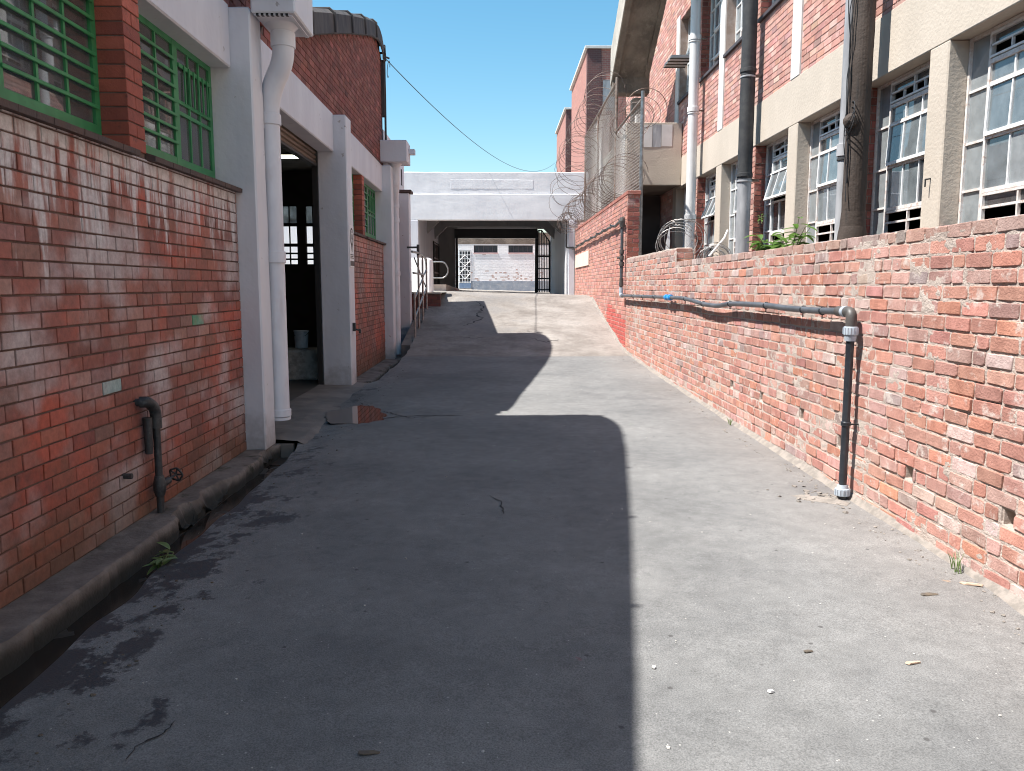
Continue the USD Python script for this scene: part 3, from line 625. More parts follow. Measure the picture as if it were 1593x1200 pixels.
# the gable with its saw-tooth top
TOOTH = PchipInterpolator([8.30, 8.62, 10, 12, 14, 15.5, 16.2, 16.6, 16.82, 16.9], [4.12, 4.44, 4.88, 5.50, 6.08, 6.48, 6.60, 6.53, 6.36, 6.10])
PER = 8.60
def top(y):                                            # outside height of the coping
    y = np.asarray(y, float); k = np.floor((y-8.30)/PER); yy = y - k*PER
    z = TOOTH(np.clip(yy, 8.3, 16.9))
    return np.where(y > 16.9, 4.45, z)
R = in_view(lay(-2, 16.86, BEAM1+.005, 6.6, seed=12, joint=.010, keep=lambda u, v: v + .05 < float(top(u)) - (.27 if (u-8.3) % PER > .45 else .02)), facing_px(WX-.035))
W, F = brick_mesh(R, facing_px(WX-.035), cham=.003, seed=9)
put_bricks(ws, W, F, shades(len(R), [(.25, .08, .06), (.22, .07, .052), (.29, .105, .08)], [3, 2, 2], 10, .12), 'brick_gable', named=300, min_px=9)
prof = []
for k in (-2, -1, 0):
    y = np.concatenate([np.linspace(8.32, 8.62, 4), np.linspace(8.9, 16.88, 26)]) + k*PER
    prof += [(a, float(top(a))) for a in y]
prof = [p for p in prof if p[0] > -9]; prof += [(16.9, 4.45), (20.0, 4.45)]
prof = [(prof[0][0]-.01, prof[0][1])] + prof
gable = [(p[0], p[1]-.10) for p in prof] + [(20.0, BEAM1), (prof[0][0], BEAM1)]
put(ws, 'gable_wall', prism(gable, 0, WX-.24, WX-.044), 'mortar_dark')
put(ws, 'gable_wall', prism(gable, 0, -14.2, -14.0), 'mortar_mid')
roof = prof + [(p[0]-.0, p[1]-.14) for p in prof[::-1]]
put(ws, 'roof', prism(roof, 0, -14.2, WX-.25), 'roof_sheet')
# dark coping of ribbed sheets along the gable top, each one rounded over the wall
def coping(y0, y1):
    g = random.Random(int(y0*7)); yy = np.linspace(y0, y1, 6); secs = []
    sec = [(WX-.30, -.30), (WX-.30, -.02), (WX-.24, .035), (WX-.03, .035), (WX+.035, -.02), (WX+.045, -.28)]
    for y in yy: secs.append([(x, y, float(top(y))+z-.035+.004*g.random()) for x, z in sec])
    o = np.array(secs); inn = o.copy(); inn[:, :, 0] = WX-.13 + (o[:, :, 0]-WX+.13)*.86; inn[:, :, 2] -= .018
    v = np.concatenate([o, inn[:, ::-1]], 1); m, k = v.shape[:2]; f = []
    for i in range(m-1):
        for j in range(k):
            j2 = (j+1) % k; f.append([i*k+j, (i+1)*k+j, (i+1)*k+j2, i*k+j2])
    for e in (0, m-1):
        for j in range(k//2-1): f.append([e*k+j, e*k+j+1, e*k+k-2-j, e*k+k-1-j])
    put(ws, 'coping_sheet', (v.reshape(-1, 3), np.array(f)), 'asbestos')
    r = [(x+(.012 if x > WX-.13 else -.012), y1, z+.012+float(top(y1))-.035) for x, z in sec]
    put(ws, 'coping_rib', tube(r, .02, 6), 'asbestos')
for k in (-1, 0):
    e = [8.75, 10.3, 11.7, 13.1, 14.4, 15.7, 16.80]
    for a, b in zip(e, e[1:]): coping(a+k*PER+.006, b+k*PER)
    put(ws, 'coping_end', box(WX-.30, WX+.045, 16.80+k*PER, 16.90+k*PER, 5.0, 6.12, .03), 'asbestos')
# walls that shut the building off, floor and loft inside
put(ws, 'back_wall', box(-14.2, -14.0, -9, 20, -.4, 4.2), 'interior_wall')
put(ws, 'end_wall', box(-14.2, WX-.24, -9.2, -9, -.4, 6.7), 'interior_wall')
ENDW = [(-5.48, -4.90), (-4.70, -3.98)]
endw = to_man(box(-14.2, WX-.02, 19.85, 20.0, -.4, 4.4))
for a, b in ENDW: endw -= to_man(box(a, b, 19.7, 20.2, 2.08, 3.55))
put(ws, 'end_wall', endw, 'interior_wall')
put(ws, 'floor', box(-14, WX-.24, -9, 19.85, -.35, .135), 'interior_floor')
put(ws, 'inner_wall', box(-14, -2.57, 6.9, 7.1, .135, 4.0), 'interior_wall')
for a, b in ENDW:
    w = thing('end_window', parent=ws)
    bars = [box(x-.014, x+.014, 19.88, 19.92, 2.08, 3.55) for x in np.linspace(a, b, 5 if b-a > .65 else 4)]
    bars += [box(a, b, 19.88, 19.92, z-.02, z+.02) for z in (2.10, 2.24, 2.38, 2.56, 2.60, 3.05, 3.09, 3.53)]
    put(w, 'bar', bars, 'black_steel')
    put(w, 'pane', box(a, b, 19.90, 19.905, 3.08, 3.54), 'glass_dark')
for y in (8.6, 10.9):
    put(ws, 'rack_post', [box(-5.35, -5.31, y, y+.04, .135, 3.3), box(-5.0, -4.96, y, y+.04, .135, 3.3), box(-5.35, -4.96, y, y+.04, 2.0, 2.04)], 'black_steel')
# roller shutter under the door beam
for k in range(4):
    z = 3.30 + .062*k
    put(ws, 'shutter_slat', prism([(-2.60, z), (-2.575, z+.012), (-2.565, z+.03), (-2.575, z+.05), (-2.60, z+.058)], 1, 7.6, 11.60), 'shutter_brown')
put(ws, 'shutter_rail', box(-2.64, -2.555, 7.6, 11.62, 3.262, 3.298, .006), 'black_steel')
put(ws, 'shutter_box', box(-3.0, -2.62, 7.6, 11.6, 3.50, 3.95), 'interior_wall')
put(ws, 'shutter_guide', box(-2.63, -2.555, 11.595, 11.632, .14, 3.30), 'black_steel')
put(ws, 'latch', [box(-2.14, -2.095, 11.75, 11.80, .93, 1.05, .004), cyl((-2.10, 11.775, .955), (-2.02, 11.775, .935), .012), box(-2.05, -2.02, 11.75, 11.80, .90, .96, .004)], 'iron_black')

def green_window(y0, y1, z0, z1, x, left, right, name='green_window'):
    """Steel window: a barred half and a half with small top lights; left/right say what each half holds."""
    w = thing(name, parent=ws)
    f = [box(x-.03, x+.012, y0, y1, z1-.045, z1), box(x-.03, x+.012, y0, y1, z0, z0+.085, .004), box(x-.03, x+.0125, y0, y0+.05, z0, z1), box(x-.03, x+.0125, y1-.06, y1, z0, z1)]
    mid = y0 + (y1-y0)*(.485 if left == 'lights' else .56)
    f.append(box(x-.03, x+.0135, mid-.045, mid+.045, z0, z1))
    put(w, 'frame', f, 'green_paint')
    for (a, b, kind) in ((y0+.05, mid-.045, left), (mid+.045, y1-.06, right)):
        za, zb = z0+.085, z1-.045
        if kind == 'bars':
            nr = 8 if b-a < 1.0 else 7; cols = np.linspace(a, b, 4 if b-a > .75 else 3)
            for z in np.linspace(za, zb, nr+1)[1:-1]:
                put(w, 'guard_bar', box(x+.014, x+.026, a-.02, b+.02, z-.0115, z+.0115, .003), 'green_paint')
            for c in cols[1:-1]: put(w, 'glazing_bar', box(x-.012, x+.012, c-.011, c+.011, za, zb), 'green_paint')
            rows = np.linspace(za, zb, nr+1)[::2] if nr == 8 else np.linspace(za, zb, 4)
        else:
            zt = za + (zb-za)*.52; zm = za+(zb-za)*.42
            cols = np.linspace(a, b, 4); rows = np.array([za, zm, zt, zb])
            for c in cols[1:-1]: put(w, 'glazing_bar', box(x-.012, x+.012, c-.011, c+.011, za, zb), 'green_paint')
            put(w, 'rail', box(x-.012, x+.0135, a, b, zt-.014, zt+.014), 'green_paint'); put(w, 'rail', box(x-.012, x+.0135, a, b, zm-.014, zm+.014), 'green_paint')
            put(w, 'rail', box(x+.014, x+.024, a, b, zb-.14, zb-.11), 'green_paint')
            for c in np.linspace(a, b, 8)[1:-1]: put(w, 'guard_bar', box(x+.0245, x+.034, c-.009, c+.009, zt, zb-.11), 'green_paint')
        g = random.Random(int(y0*100))
        for c0, c1 in zip(cols, cols[1:]):
            for r0, r1 in zip(rows, rows[1:]):
                p = box(-.002, .002, c0+.011-(c0+c1)/2, c1-.011-(c0+c1)/2, -(r1-r0)/2, (r1-r0)/2)
                p.apply_transform(trimesh.transformations.euler_matrix(0, g.uniform(-.012, .012), g.uniform(-.012, .012)))
                p.apply_translation([x-.004, (c0+c1)/2, (r0+r1)/2]); put(w, 'pane', p, 'glass_dark')
green_window(3.20, 5.22, 2.50, 3.47, WX-.185, 'lights', 'bars')
green_window(5.45, 7.25, 2.50, 3.47, WX-.185, 'bars', 'lights')
green_window(12.04, 13.95, 2.50, 3.47, WX-.16, 'bars', 'bars')
green_window(14.18, 16.39, 2.50, 3.47, WX-.16, 'bars', 'lights')
put(ws, 'loft_wall', box(-3.4, -3.3, -9, 7, 2.3, 3.6), 'interior_wall')

# rain boxes and white downpipes
def box_hopper(dp, y0, y1, x0, x1, z0, z1):
    put(dp, 'hopper', roughen(box(x0, x1, y0, y1, z0, z1, .012), .1, .003, 4), 'white_paint', smooth=30)
    put(dp, 'hopper_outlet', tube([((x0+x1)/2-.01, (y0+y1)/2, z0-.09), ((x0+x1)/2-.01, (y0+y1)/2, z0-.05), ((x0+x1)/2-.01, (y0+y1)/2, z0)], [.095, .10, .15], 20), 'white_pipe_paint', smooth=40)
    return (x0+x1)/2-.01, (y0+y1)/2
dp = thing('white_downpipe', 'fat white downpipe under a large rain box, left of the dark doorway', 'downpipe', 'white downpipes on the workshop pillars')
hx, hy = box_hopper(dp, 7.22, 7.92, -2.12, -1.74, 3.92, 4.5)
put(dp, 'perforated_strip', [box(-2.10, -1.80, 7.245+.0, 7.275, 3.905, 3.918)] + [box(-2.08+.042*k, -2.058+.042*k, 7.243, 7.277, 3.9035, 3.9195) for k in range(7)], 'white_paint')
put(dp, 'perforated_hole', [box(-2.08+.042*k, -2.058+.042*k, 7.24, 7.28, 3.9025, 3.9205) for k in range(7)], 'sign_black')
put(dp, 'perforated_strip', box(-1.80, -1.77, 7.24, 7.86, 3.898, 3.904), 'white_paint')
PX, PY = -2.125, 7.69
put(dp, 'shaft', tube(bend([(hx, hy, 3.86), (hx, hy, 3.62), (PX, PY, 3.32), (PX, PY, .34)], .22, 9), .096, 24), 'white_pipe_paint', smooth=50)
for z, h in ((3.79, .13), (3.12, .10), (1.86, .11), (.37, .07)):
    x = hx if z > 3.5 else PX; y = hy if z > 3.5 else PY
    put(dp, 'collar', ring((x, y, z), 2, 0, .109, h, 24), 'white_pipe_paint', smooth=40)
put(dp, 'collar', ring((PX, PY, .315), 2, 0, .105, .03, 24), 'white_pipe_paint', smooth=40)
for z in (3.06,):
    put(dp, 'bracket', box(-2.15, PX-.02, PY-.125, PY+.02, z-.03, z+.01, .004), 'white_paint')
dp = thing('white_downpipe', 'white downpipe under a small rain box on the workshop pillar just before the ramp railing', 'downpipe', 'white downpipes on the workshop pillars')
hx, hy = box_hopper(dp, 16.42, 17.05, -2.36, -1.82, 4.06, 4.48)
put(dp, 'overflow_spout', box(-1.82, -1.70, 16.75, 16.95, 4.26, 4.36, .004), 'white_paint')
PX2, PY2 = -2.165, 17.02
put(dp, 'shaft', tube(bend([(hx, hy, 4.0), (hx, hy, 3.75), (PX2, PY2, 3.35), (PX2, PY2, .14)], .2, 8), .092, 20), 'white_pipe_paint', smooth=50)
for z in (3.25, 1.85, 2.95): put(dp, 'collar', ring((PX2, PY2, z), 2, 0, .104, .09, 20), 'white_pipe_paint', smooth=40)
put(ws, 'roof_fragment', prism([(-3.0, 4.40), (-2.40, 4.40), (-2.42, 4.78), (-2.9, 4.86)], 1, 18.0, 19.2), 'asbestos')
put(ws, 'end_parapet', box(-2.60, WX-.03, 16.92, 20.5, 4.02, 4.78, .01), 'white_paint')
put(ws, 'return_wall', box(-2.60, WX-.03, 20.01, 20.5, .9, 4.01), 'white_paint')
put(ws, 'cable_post', tube([(WX+.03, 16.84, 4.5), (WX+.03, 16.84, 6.1)], .022, 8), 'asbestos')

# things inside and at the door
lt = thing('tube_lamp', 'lit fluorescent tube hanging inside the dark workshop', 'lamp')
put(lt, 'tube', cyl((-4.72, 14.2, 3.80), (-3.34, 14.2, 3.80), .028), 'tube_light')
put(lt, 'batten', box(-4.77, -3.29, 14.17, 14.23, 3.83, 3.88), 'interior_pale')
put(lt, 'hanger', [cyl((-4.6, 14.2, 3.88), (-4.6, 14.2, 4.9), .006, 6), cyl((-3.8, 14.2, 3.88), (-3.8, 14.2, 5.2), .006, 6)], 'black_steel')
pl = roughen(box(-3.42, -2.72, 12.35, 12.95, .13, .60, .03), .07, .02, 4, 3)
put('/World', 'concrete_block', pl, 'chipped_base', smooth=40, label='rough concrete block on the floor inside the workshop doorway', category='concrete block')
bk = thing('bucket', 'small pale paint bucket standing on the concrete block in the doorway', 'bucket')
put(bk, 'body', tube([(-3.10, 12.6, .615), (-3.10, 12.6, .62), (-3.10, 12.6, .88), (-3.10, 12.6, .885)], [.085, .098, .112, .112], 22), 'bucket_plastic', smooth=40)
put(bk, 'rim', ring((-3.10, 12.6, .885), 2, 0, .119, .018, 22), 'bucket_plastic', smooth=40)
put(bk, 'handle', tube([(-3.10+.118*math.cos(t), 12.6-.06*math.sin(t)-.03, .87-.07*math.sin(t)) for t in np.linspace(0, math.pi, 12)], .004, 6), 'black_steel')
sg = thing('pillar_sign', 'narrow white sign with a round black figure mark and dark strip on the workshop pillar', 'sign')
xs = -2.138
put(sg, 'board', box(xs-.004, xs+.006, 11.66, 11.99, 1.86, 2.46, .002), 'sign_white')
def disc(y, z, ry, rz, x, n=28, y0=0): return prism([(y+ry*math.cos(t), z+rz*math.sin(t)) for t in np.linspace(0, 2*math.pi, n, endpoint=False)], 0, x, x+.002)
put(sg, 'pin_mark', [disc(11.825, 2.30, .125, .125, xs+.0065), prism([(11.74, 2.22), (11.91, 2.22), (11.825, 2.08)], 0, xs+.0063, xs+.0083)], 'sign_black')
put(sg, 'pin_inner', disc(11.825, 2.30, .098, .098, xs+.0088), 'sign_white')
put(sg, 'figure', [disc(11.825, 2.365, .022, .022, xs+.0112), prism([(11.79, 2.335), (11.86, 2.335), (11.875, 2.26), (11.845, 2.265), (11.845, 2.215), (11.805, 2.215), (11.805, 2.265), (11.775, 2.26)], 0, xs+.0112, xs+.0132)], 'sign_black')
put(sg, 'dark_strip', box(xs+.006, xs+.009, 11.68, 11.97, 1.88, 1.95), 'sign_black')
put(sg, 'small_print', [box(xs+.006, xs+.0085, 11.70, 11.95 - .04*(k % 2), 2.035-.024*k, 2.047-.024*k) for k in range(3)], 'sign_black')

vp = thing('valve_pipe', 'black iron water pipe with handwheel valve rising against the painted brick wall', 'pipe')
px_, py_ = -2.255, 5.22
put(vp, 'pipe', tube(bend([(-2.40, 5.09, .85), (px_, 5.10, .85), (px_, py_, .80), (px_, py_, .05)], .045, 6), .024, 14), 'iron_black', smooth=50)
put(vp, 'elbow', tube(bend([(-2.30, 5.095, .85), (px_, 5.11, .85), (px_, py_, .79), (px_, py_, .66)], .05, 7), .036, 14), 'iron_black', smooth=50)
put(vp, 'spare_stub', tube([(px_-.03, 5.16, .74), (px_-.03, 5.16, .50)], [.03, .024], 12), 'iron_black', smooth=50)
put(vp, 'valve_body', [tube([(px_, py_, .20), (px_, py_, .24), (px_, py_, .29), (px_, py_, .34)], [.028, .040, .040, .028], 14), tube([(px_, py_, .27), (px_+.02, py_+.10, .285)], [.03, .024], 12)], 'iron_black', smooth=40)
wc = np.array([px_+.03, py_+.20, .30]); ax = np.array([.19, .96, .2]); ax /= np.linalg.norm(ax); e1 = np.cross(ax, [0, 0, 1]); e1 /= np.linalg.norm(e1); e2 = np.cross(ax, e1)
put(vp, 'handwheel', [tube([wc+.045*(math.cos(t)*e1+math.sin(t)*e2)*(1+.08*math.cos(5*t)) for t in np.linspace(0, 2*math.pi, 30, endpoint=False)], .007, 8, closed=True)] + [tube([wc, wc+.045*(math.cos(t)*e1+math.sin(t)*e2)], .006, 6) for t in np.arange(5)*2*math.pi/5], 'iron_black', smooth=50)
put(vp, 'spindle', tube([(px_+.01, py_+.06, .28), wc], .009, 8), 'iron_black')
put(vp, 'wall_stub', tube([(-2.33, 4.87, .42), (-2.27, 4.87, .42)], .018, 10), 'iron_black')

# ------------------------------------------------------------------ low boundary wall on the right
WR = 2.53
bw = thing('boundary_wall', 'low weathered red brick wall with pale mortar along the right of the road', 'wall')
OLD = [(.45, .215, .165), (.47, .245, .195), (.42, .20, .16), (.49, .29, .245), (.38, .23, .20), (.34, .25, .23), (.52, .385, .34), (.47, .21, .145)]
OW = [4, 4, 3, 3.0, 1.6, .5, .9, 2.2]
holes = [(1413, 740), (1568, 808), (1247, 644), (1184, 618), (1138, 599), (1095, 589), (1059, 574), (1308, 684)]
HY = []
for px, py in holes:
    d = FW + RT*(px-796.5)/FPX - UP*(py-600)/FPX; p = EYE + d*(WR/d[0]); HY.append((p[1], p[2]))
COURSE = .0855; B0 = -.20
def hole_rect(y, z):
    k = round((z-B0)/COURSE-.5); return (y-.042, y+.042, B0+k*COURSE, B0+(k+1)*COURSE)
HR = [hole_rect(*h) for h in HY]
back = to_man(box(WR+.008, WR+.25, -8, 11.45, -.5, 1.905)) + to_man(box(WR+.008, WR+.25, 11.44, 15.86, -.5, 2.11))
for (a, b, c, d) in HR: back -= to_man(box(WR-.05, WR+.16, a, b, c, d))
put(bw, 'wall_core', back, 'mortar_pale')
def skin(y0, y1, z0, z1, s):                           # mortar struck off roughly, smeared over some brick edges
    yy, zz = np.arange(y0, y1, s), np.arange(z0, z1, s); Y, Z = np.meshgrid(yy, zz, indexing='ij')
    n1 = meshkit.fbm(np.stack([Y*16, Z*22, Y*0], -1), 3, 5)-.5; n2 = meshkit.fbm(np.stack([Y*2.2, Z*2.2, Y*0+4], -1), 3, 9)-.5; n3 = meshkit.noise(np.stack([Y*60, Z*60, Y*0], -1), 3)-.5
    d = -.0012 + n1*.014 + n2*.012 + n3*.0022
    X = WR - np.clip(d, -.006, .0065)
    for (a, b, c, e) in HR: X = np.where((Y > a) & (Y < b) & (Z > c) & (Z < e), WR+.14, X)
    ny, nz = X.shape; i, j = np.meshgrid(np.arange(ny-1), np.arange(nz-1), indexing='ij')
    q = np.stack([i*nz+j, i*nz+j+1, (i+1)*nz+j+1, (i+1)*nz+j], -1).reshape(-1, 4)
    return trimesh.Trimesh(np.stack([X, Y, Z], -1).reshape(-1, 3), np.vstack([q[:, [0, 1, 2]], q[:, [0, 2, 3]]]), process=False)
put(bw, 'mortar', skin(2.2, 7.2, -.05, 1.90, .0115), 'mortar_pale', smooth=True)
put(bw, 'mortar', skin(7.2-.0115, 11.4, 0, 1.90, .02), 'mortar_pale', smooth=True)
put(bw, 'mortar', skin(11.38, 15.8, .1, 2.1, .03), 'mortar_pale', smooth=True)
def low_keep(u, v): return v < (1.91 if u < 11.45 else 2.12)
R = in_view(lay(1.5, 15.84, B0, 2.12, seed=21, joint=.015, irregular=.8, headers=.2, keep=low_keep, cuts=[(a, b, c-.0, d) for a, b, c, d in HR], course=COURSE), facing_mx(WR))
W, F = brick_mesh(R, facing_mx(WR), proud=.0035, cham=.003, rough=.0018, seed=3)
col = shades(len(R), OLD, OW, 22, .08)
lowf = np.clip((.45 - (R[:, 2]-.02*R[:, 0]))/.5, 0, 1); col = col*(1 + .10*lowf[:, None])
topc = R[:, 3] > np.where((R[:, 0]+R[:, 1])/2 < 11.45, 1.86, 2.06); col[topc] = col[topc]*.55 + np.array([.33, .30, .27])*.45*np.random.default_rng(3).uniform(.7, 1.2, (topc.sum(), 1))
put_bricks(bw, W, F, col, 'brick_old')
cap = roughen(box(WR+.008, WR+.245, -8, 11.45, 1.89, 1.925, .008), .07, .008, 7, 2)
put(bw, 'cement_cap', cap, 'mortar_pale')
put(bw, 'cement_cap', roughen(box(WR+.008, WR+.245, 11.45, 15.85, 2.095, 2.13, .008), .07, .008, 7, 4), 'mortar_pale')
R2 = lay(WR, WR+.25, 1.72, 2.12, seed=5); W, F = brick_mesh(R2, facing_my(11.44), proud=.004, cham=.004, rough=.001)
put_bricks(bw, W, F, shades(len(R2), OLD[:3], [1, 1, 1], 4), 'brick_old', named=0)
# cement fillet along the foot, crumbling
fil = []
yy = np.arange(1.5, 21.5, .06); g = np.random.default_rng(4); wv = .012 + .05*meshkit.fbm(np.stack([yy*1.7, yy*0, yy*0], -1), 4, 3)
zz = road_z(np.full_like(yy, 2.49), yy)
v = np.concatenate([np.stack([np.full_like(yy, WR+.01), yy, zz+.02+wv*.8], 1), np.stack([WR-wv*.55, yy, zz+.012+wv*.25], 1), np.stack([WR-wv*1.5, yy, zz-.012], 1)]); n = len(yy); k = np.arange(n-1)
f = np.vstack([np.stack([a*n+k, a*n+k+1, (a+1)*n+k+1, (a+1)*n+k], 1) for a in (0, 1)])
put(bw, 'foot_fillet', trimesh.Trimesh(v, np.vstack([f[:, [0, 1, 2]], f[:, [0, 2, 3]]]), process=False), 'rubble')

# ------------------------------------------------------------------ tall wall beside the ramp
tw = thing('tall_brick_wall', 'tall red brick wall beside the ramp, topped by the wire fence', 'wall')
TY0, TY1, TZ = 15.86, 26.9, 3.36
put(tw, 'wall_core', [box(WR+.006, WR+.25, TY0+.008, TY1, -.4, TZ-.01)], 'mortar_mid')
R = lay(TY0, 26.5, -.02, TZ, seed=31, joint=.012, irregular=.4, headers=.1); W, F = brick_mesh(R, facing_mx(WR), cham=.004, rough=.0009, seed=7)
cz = (R[:, 2]+R[:, 3])/2; cy = (R[:, 0]+R[:, 1])/2
col = shades(len(R), [(.47, .215, .165), (.42, .185, .145), (.51, .26, .21), (.38, .185, .155)], [4, 3, 2, 1.2], 32, .11)
redp = (np.abs(cz-.75-.12*(cy-17)) < .28) & (cy > 15.8) & (cy < 18.6); col[redp] = np.array([.46, .09, .07])*np.random.default_rng(1).uniform(.85, 1.1, (redp.sum(), 1))
put_bricks(tw, W, F, col, 'brick_tall', named=0)
R = lay(WR, WR+.25, 2.0, TZ, seed=33, joint=.012); W, F = brick_mesh(R, facing_my(TY0), cham=.004, rough=.0008)
put_bricks(tw, W, F, shades(len(R), [(.33, .11, .085), (.28, .095, .08)], [2, 1], 3), 'brick_tall', named=300, min_px=5)
y = TY0 - .02; g = random.Random(2)
while y < 26.4:                                        # brick-on-edge coping
    m = box(WR-.012+g.uniform(-.003, .003), WR+.262, y+.005, y+.075, TZ-.0, TZ+.072, .006); c = np.array([.38, .145, .11])*g.uniform(.8, 1.15)
    put(tw, 'coping_brick', m, 'brick_tall', attr=np.repeat(c[None], len(m.vertices), 0)); y += .086
put(tw, 'beige_board', box(WR-.03, WR-.004, 22.35, 26.1, 2.16, 2.56, .005), 'pink_board')

# ------------------------------------------------------------------ the brick factory on the right
FX = 4.2
fb = thing('factory_building', 'long two storey brick factory with beige beam and white steel windows', 'building')
COLS = [(0.0, .32), (3.83, 4.15), (7.66, 7.98), (11.44, 11.79), (15.29, 15.63), (19.10, 19.44)]
PIERS = [(1.81, 2.29), (5.64, 6.12), (9.47, 9.95), (13.31, 13.79), (17.13, 17.6)]
edges = sorted(COLS + PIERS); OPEN = [(a[1], b[0]) for a, b in zip(edges, edges[1:])]
LZ0, LZ1, BZ1, UZ0, UZ1 = 2.12, 3.86, 4.5, 5.83, 7.66
core = to_man(box(FX+.008, FX+.30, -6, 27, -.4, 12.0))
for a, b in OPEN: core = core - to_man(box(FX-.1, FX+.4, a-.0, b+.0, LZ0, LZ1)) - to_man(box(FX-.1, FX+.4, a, b, UZ0, UZ1))
put(fb, 'wall', core, 'mortar_mid')
cuts = [(a, b, LZ0, LZ1) for a, b in OPEN] + [(a, b, UZ0-.02, UZ1) for a, b in OPEN] + [(a, b, -1, 7.7) for a, b in COLS] + [(-6, 19.5, LZ1, BZ1)]
R = in_view(lay(-1, 27, 1.9, 9.0, seed=41, joint=.010, irregular=.25, cuts=cuts), facing_mx(FX), 200)
W, F = brick_mesh(R, facing_mx(FX), cham=.0035, rough=.0005, seed=11)
FAC = [(.49, .255, .205), (.52, .29, .24), (.45, .225, .185), (.57, .38, .32), (.41, .24, .21)]
put_bricks(fb, W, F, shades(len(R), FAC, [4, 3, 3, 1.4, 1.4], 42, .1), 'brick_factory', named=300, min_px=8)
# reveals of the brick piers that face the viewer
for (a, b) in PIERS:
    for (z0, z1) in ((LZ0, LZ1), (UZ0, UZ1)):
        if z0 > 5 and a < 9: continue
        R = lay(FX, FX+.24, z0, z1, seed=int(a*10), length=.25, joint=.010)
        W, F = brick_mesh(R, facing_my(a), depth=.0, proud=.008, cham=.003)
        put_bricks(fb, W, F, shades(len(R), [(.34, .12, .09), (.30, .105, .08)], [1, 1], 3), 'brick_factory', named=0)
        R = lay(FX, FX+.24, z0, z1, seed=int(a*10)+1, length=.25, joint=.010)
        W, F = brick_mesh(R, lambda u, v, d, y=b: np.stack([u, y+d, v], -1), depth=.0, proud=.008, cham=.003)
        put_bricks(fb, W, F, shades(len(R), [(.40, .15, .11), (.36, .13, .10)], [1, 1], 3), 'brick_factory', named=0)
put(fb, 'beam', roughen(box(FX-.012, FX+.31, -6, 19.46, LZ1-.005, BZ1, .008), .25, .003, 2, 3), 'beige_plaster')
for a, b in COLS:
    put(fb, 'column', box(FX-.014, FX+.31, a-.006, b+.006, 1.6, LZ1-.006, .012), 'beige_plaster')
    put(fb, 'white_strip', box(FX-.02, FX+.25, a+.01, b-.01, BZ1+.002, 7.75, .005), 'white_strip')
for a, b in OPEN:
    put(fb, 'lower_sill', box(FX-.03, FX+.26, a+.003, b-.003, LZ0-.08, LZ0+.0, .005), 'pale_concrete')
    if a > 0: put(fb, 'upper_sill', box(FX-.045, FX+.26, a+.003, b-.003, UZ0-.07, UZ0-.01, .004), 'dark_sill')
put(fb, 'roof', box(FX+.1, 11, -6, 27, 11.9, 12.0), 'roof_sheet')
put(fb, 'back_wall', box(11, 11.2, -6, 27, -.4, 12), 'interior_pale')
put(fb, 'end_wall', box(FX+.3, 11, -6.2, -6, -.4, 12), 'interior_wall'); put(fb, 'end_wall', box(FX+.3, 11, 27, 27.2, -.4, 12), 'interior_wall')
put(fb, 'floor', [box(FX+.3, 11, -6, 27, 1.0, 1.1), box(FX+.3, 11, -6, 27, 4.3, 4.5)], 'interior_floor')
for k, y in enumerate(np.arange(1, 20, 3.2)):
    put(fb, 'inner_beam', box(FX+.3, 11, y, y+.25, 3.9, 4.28), 'interior_pale')

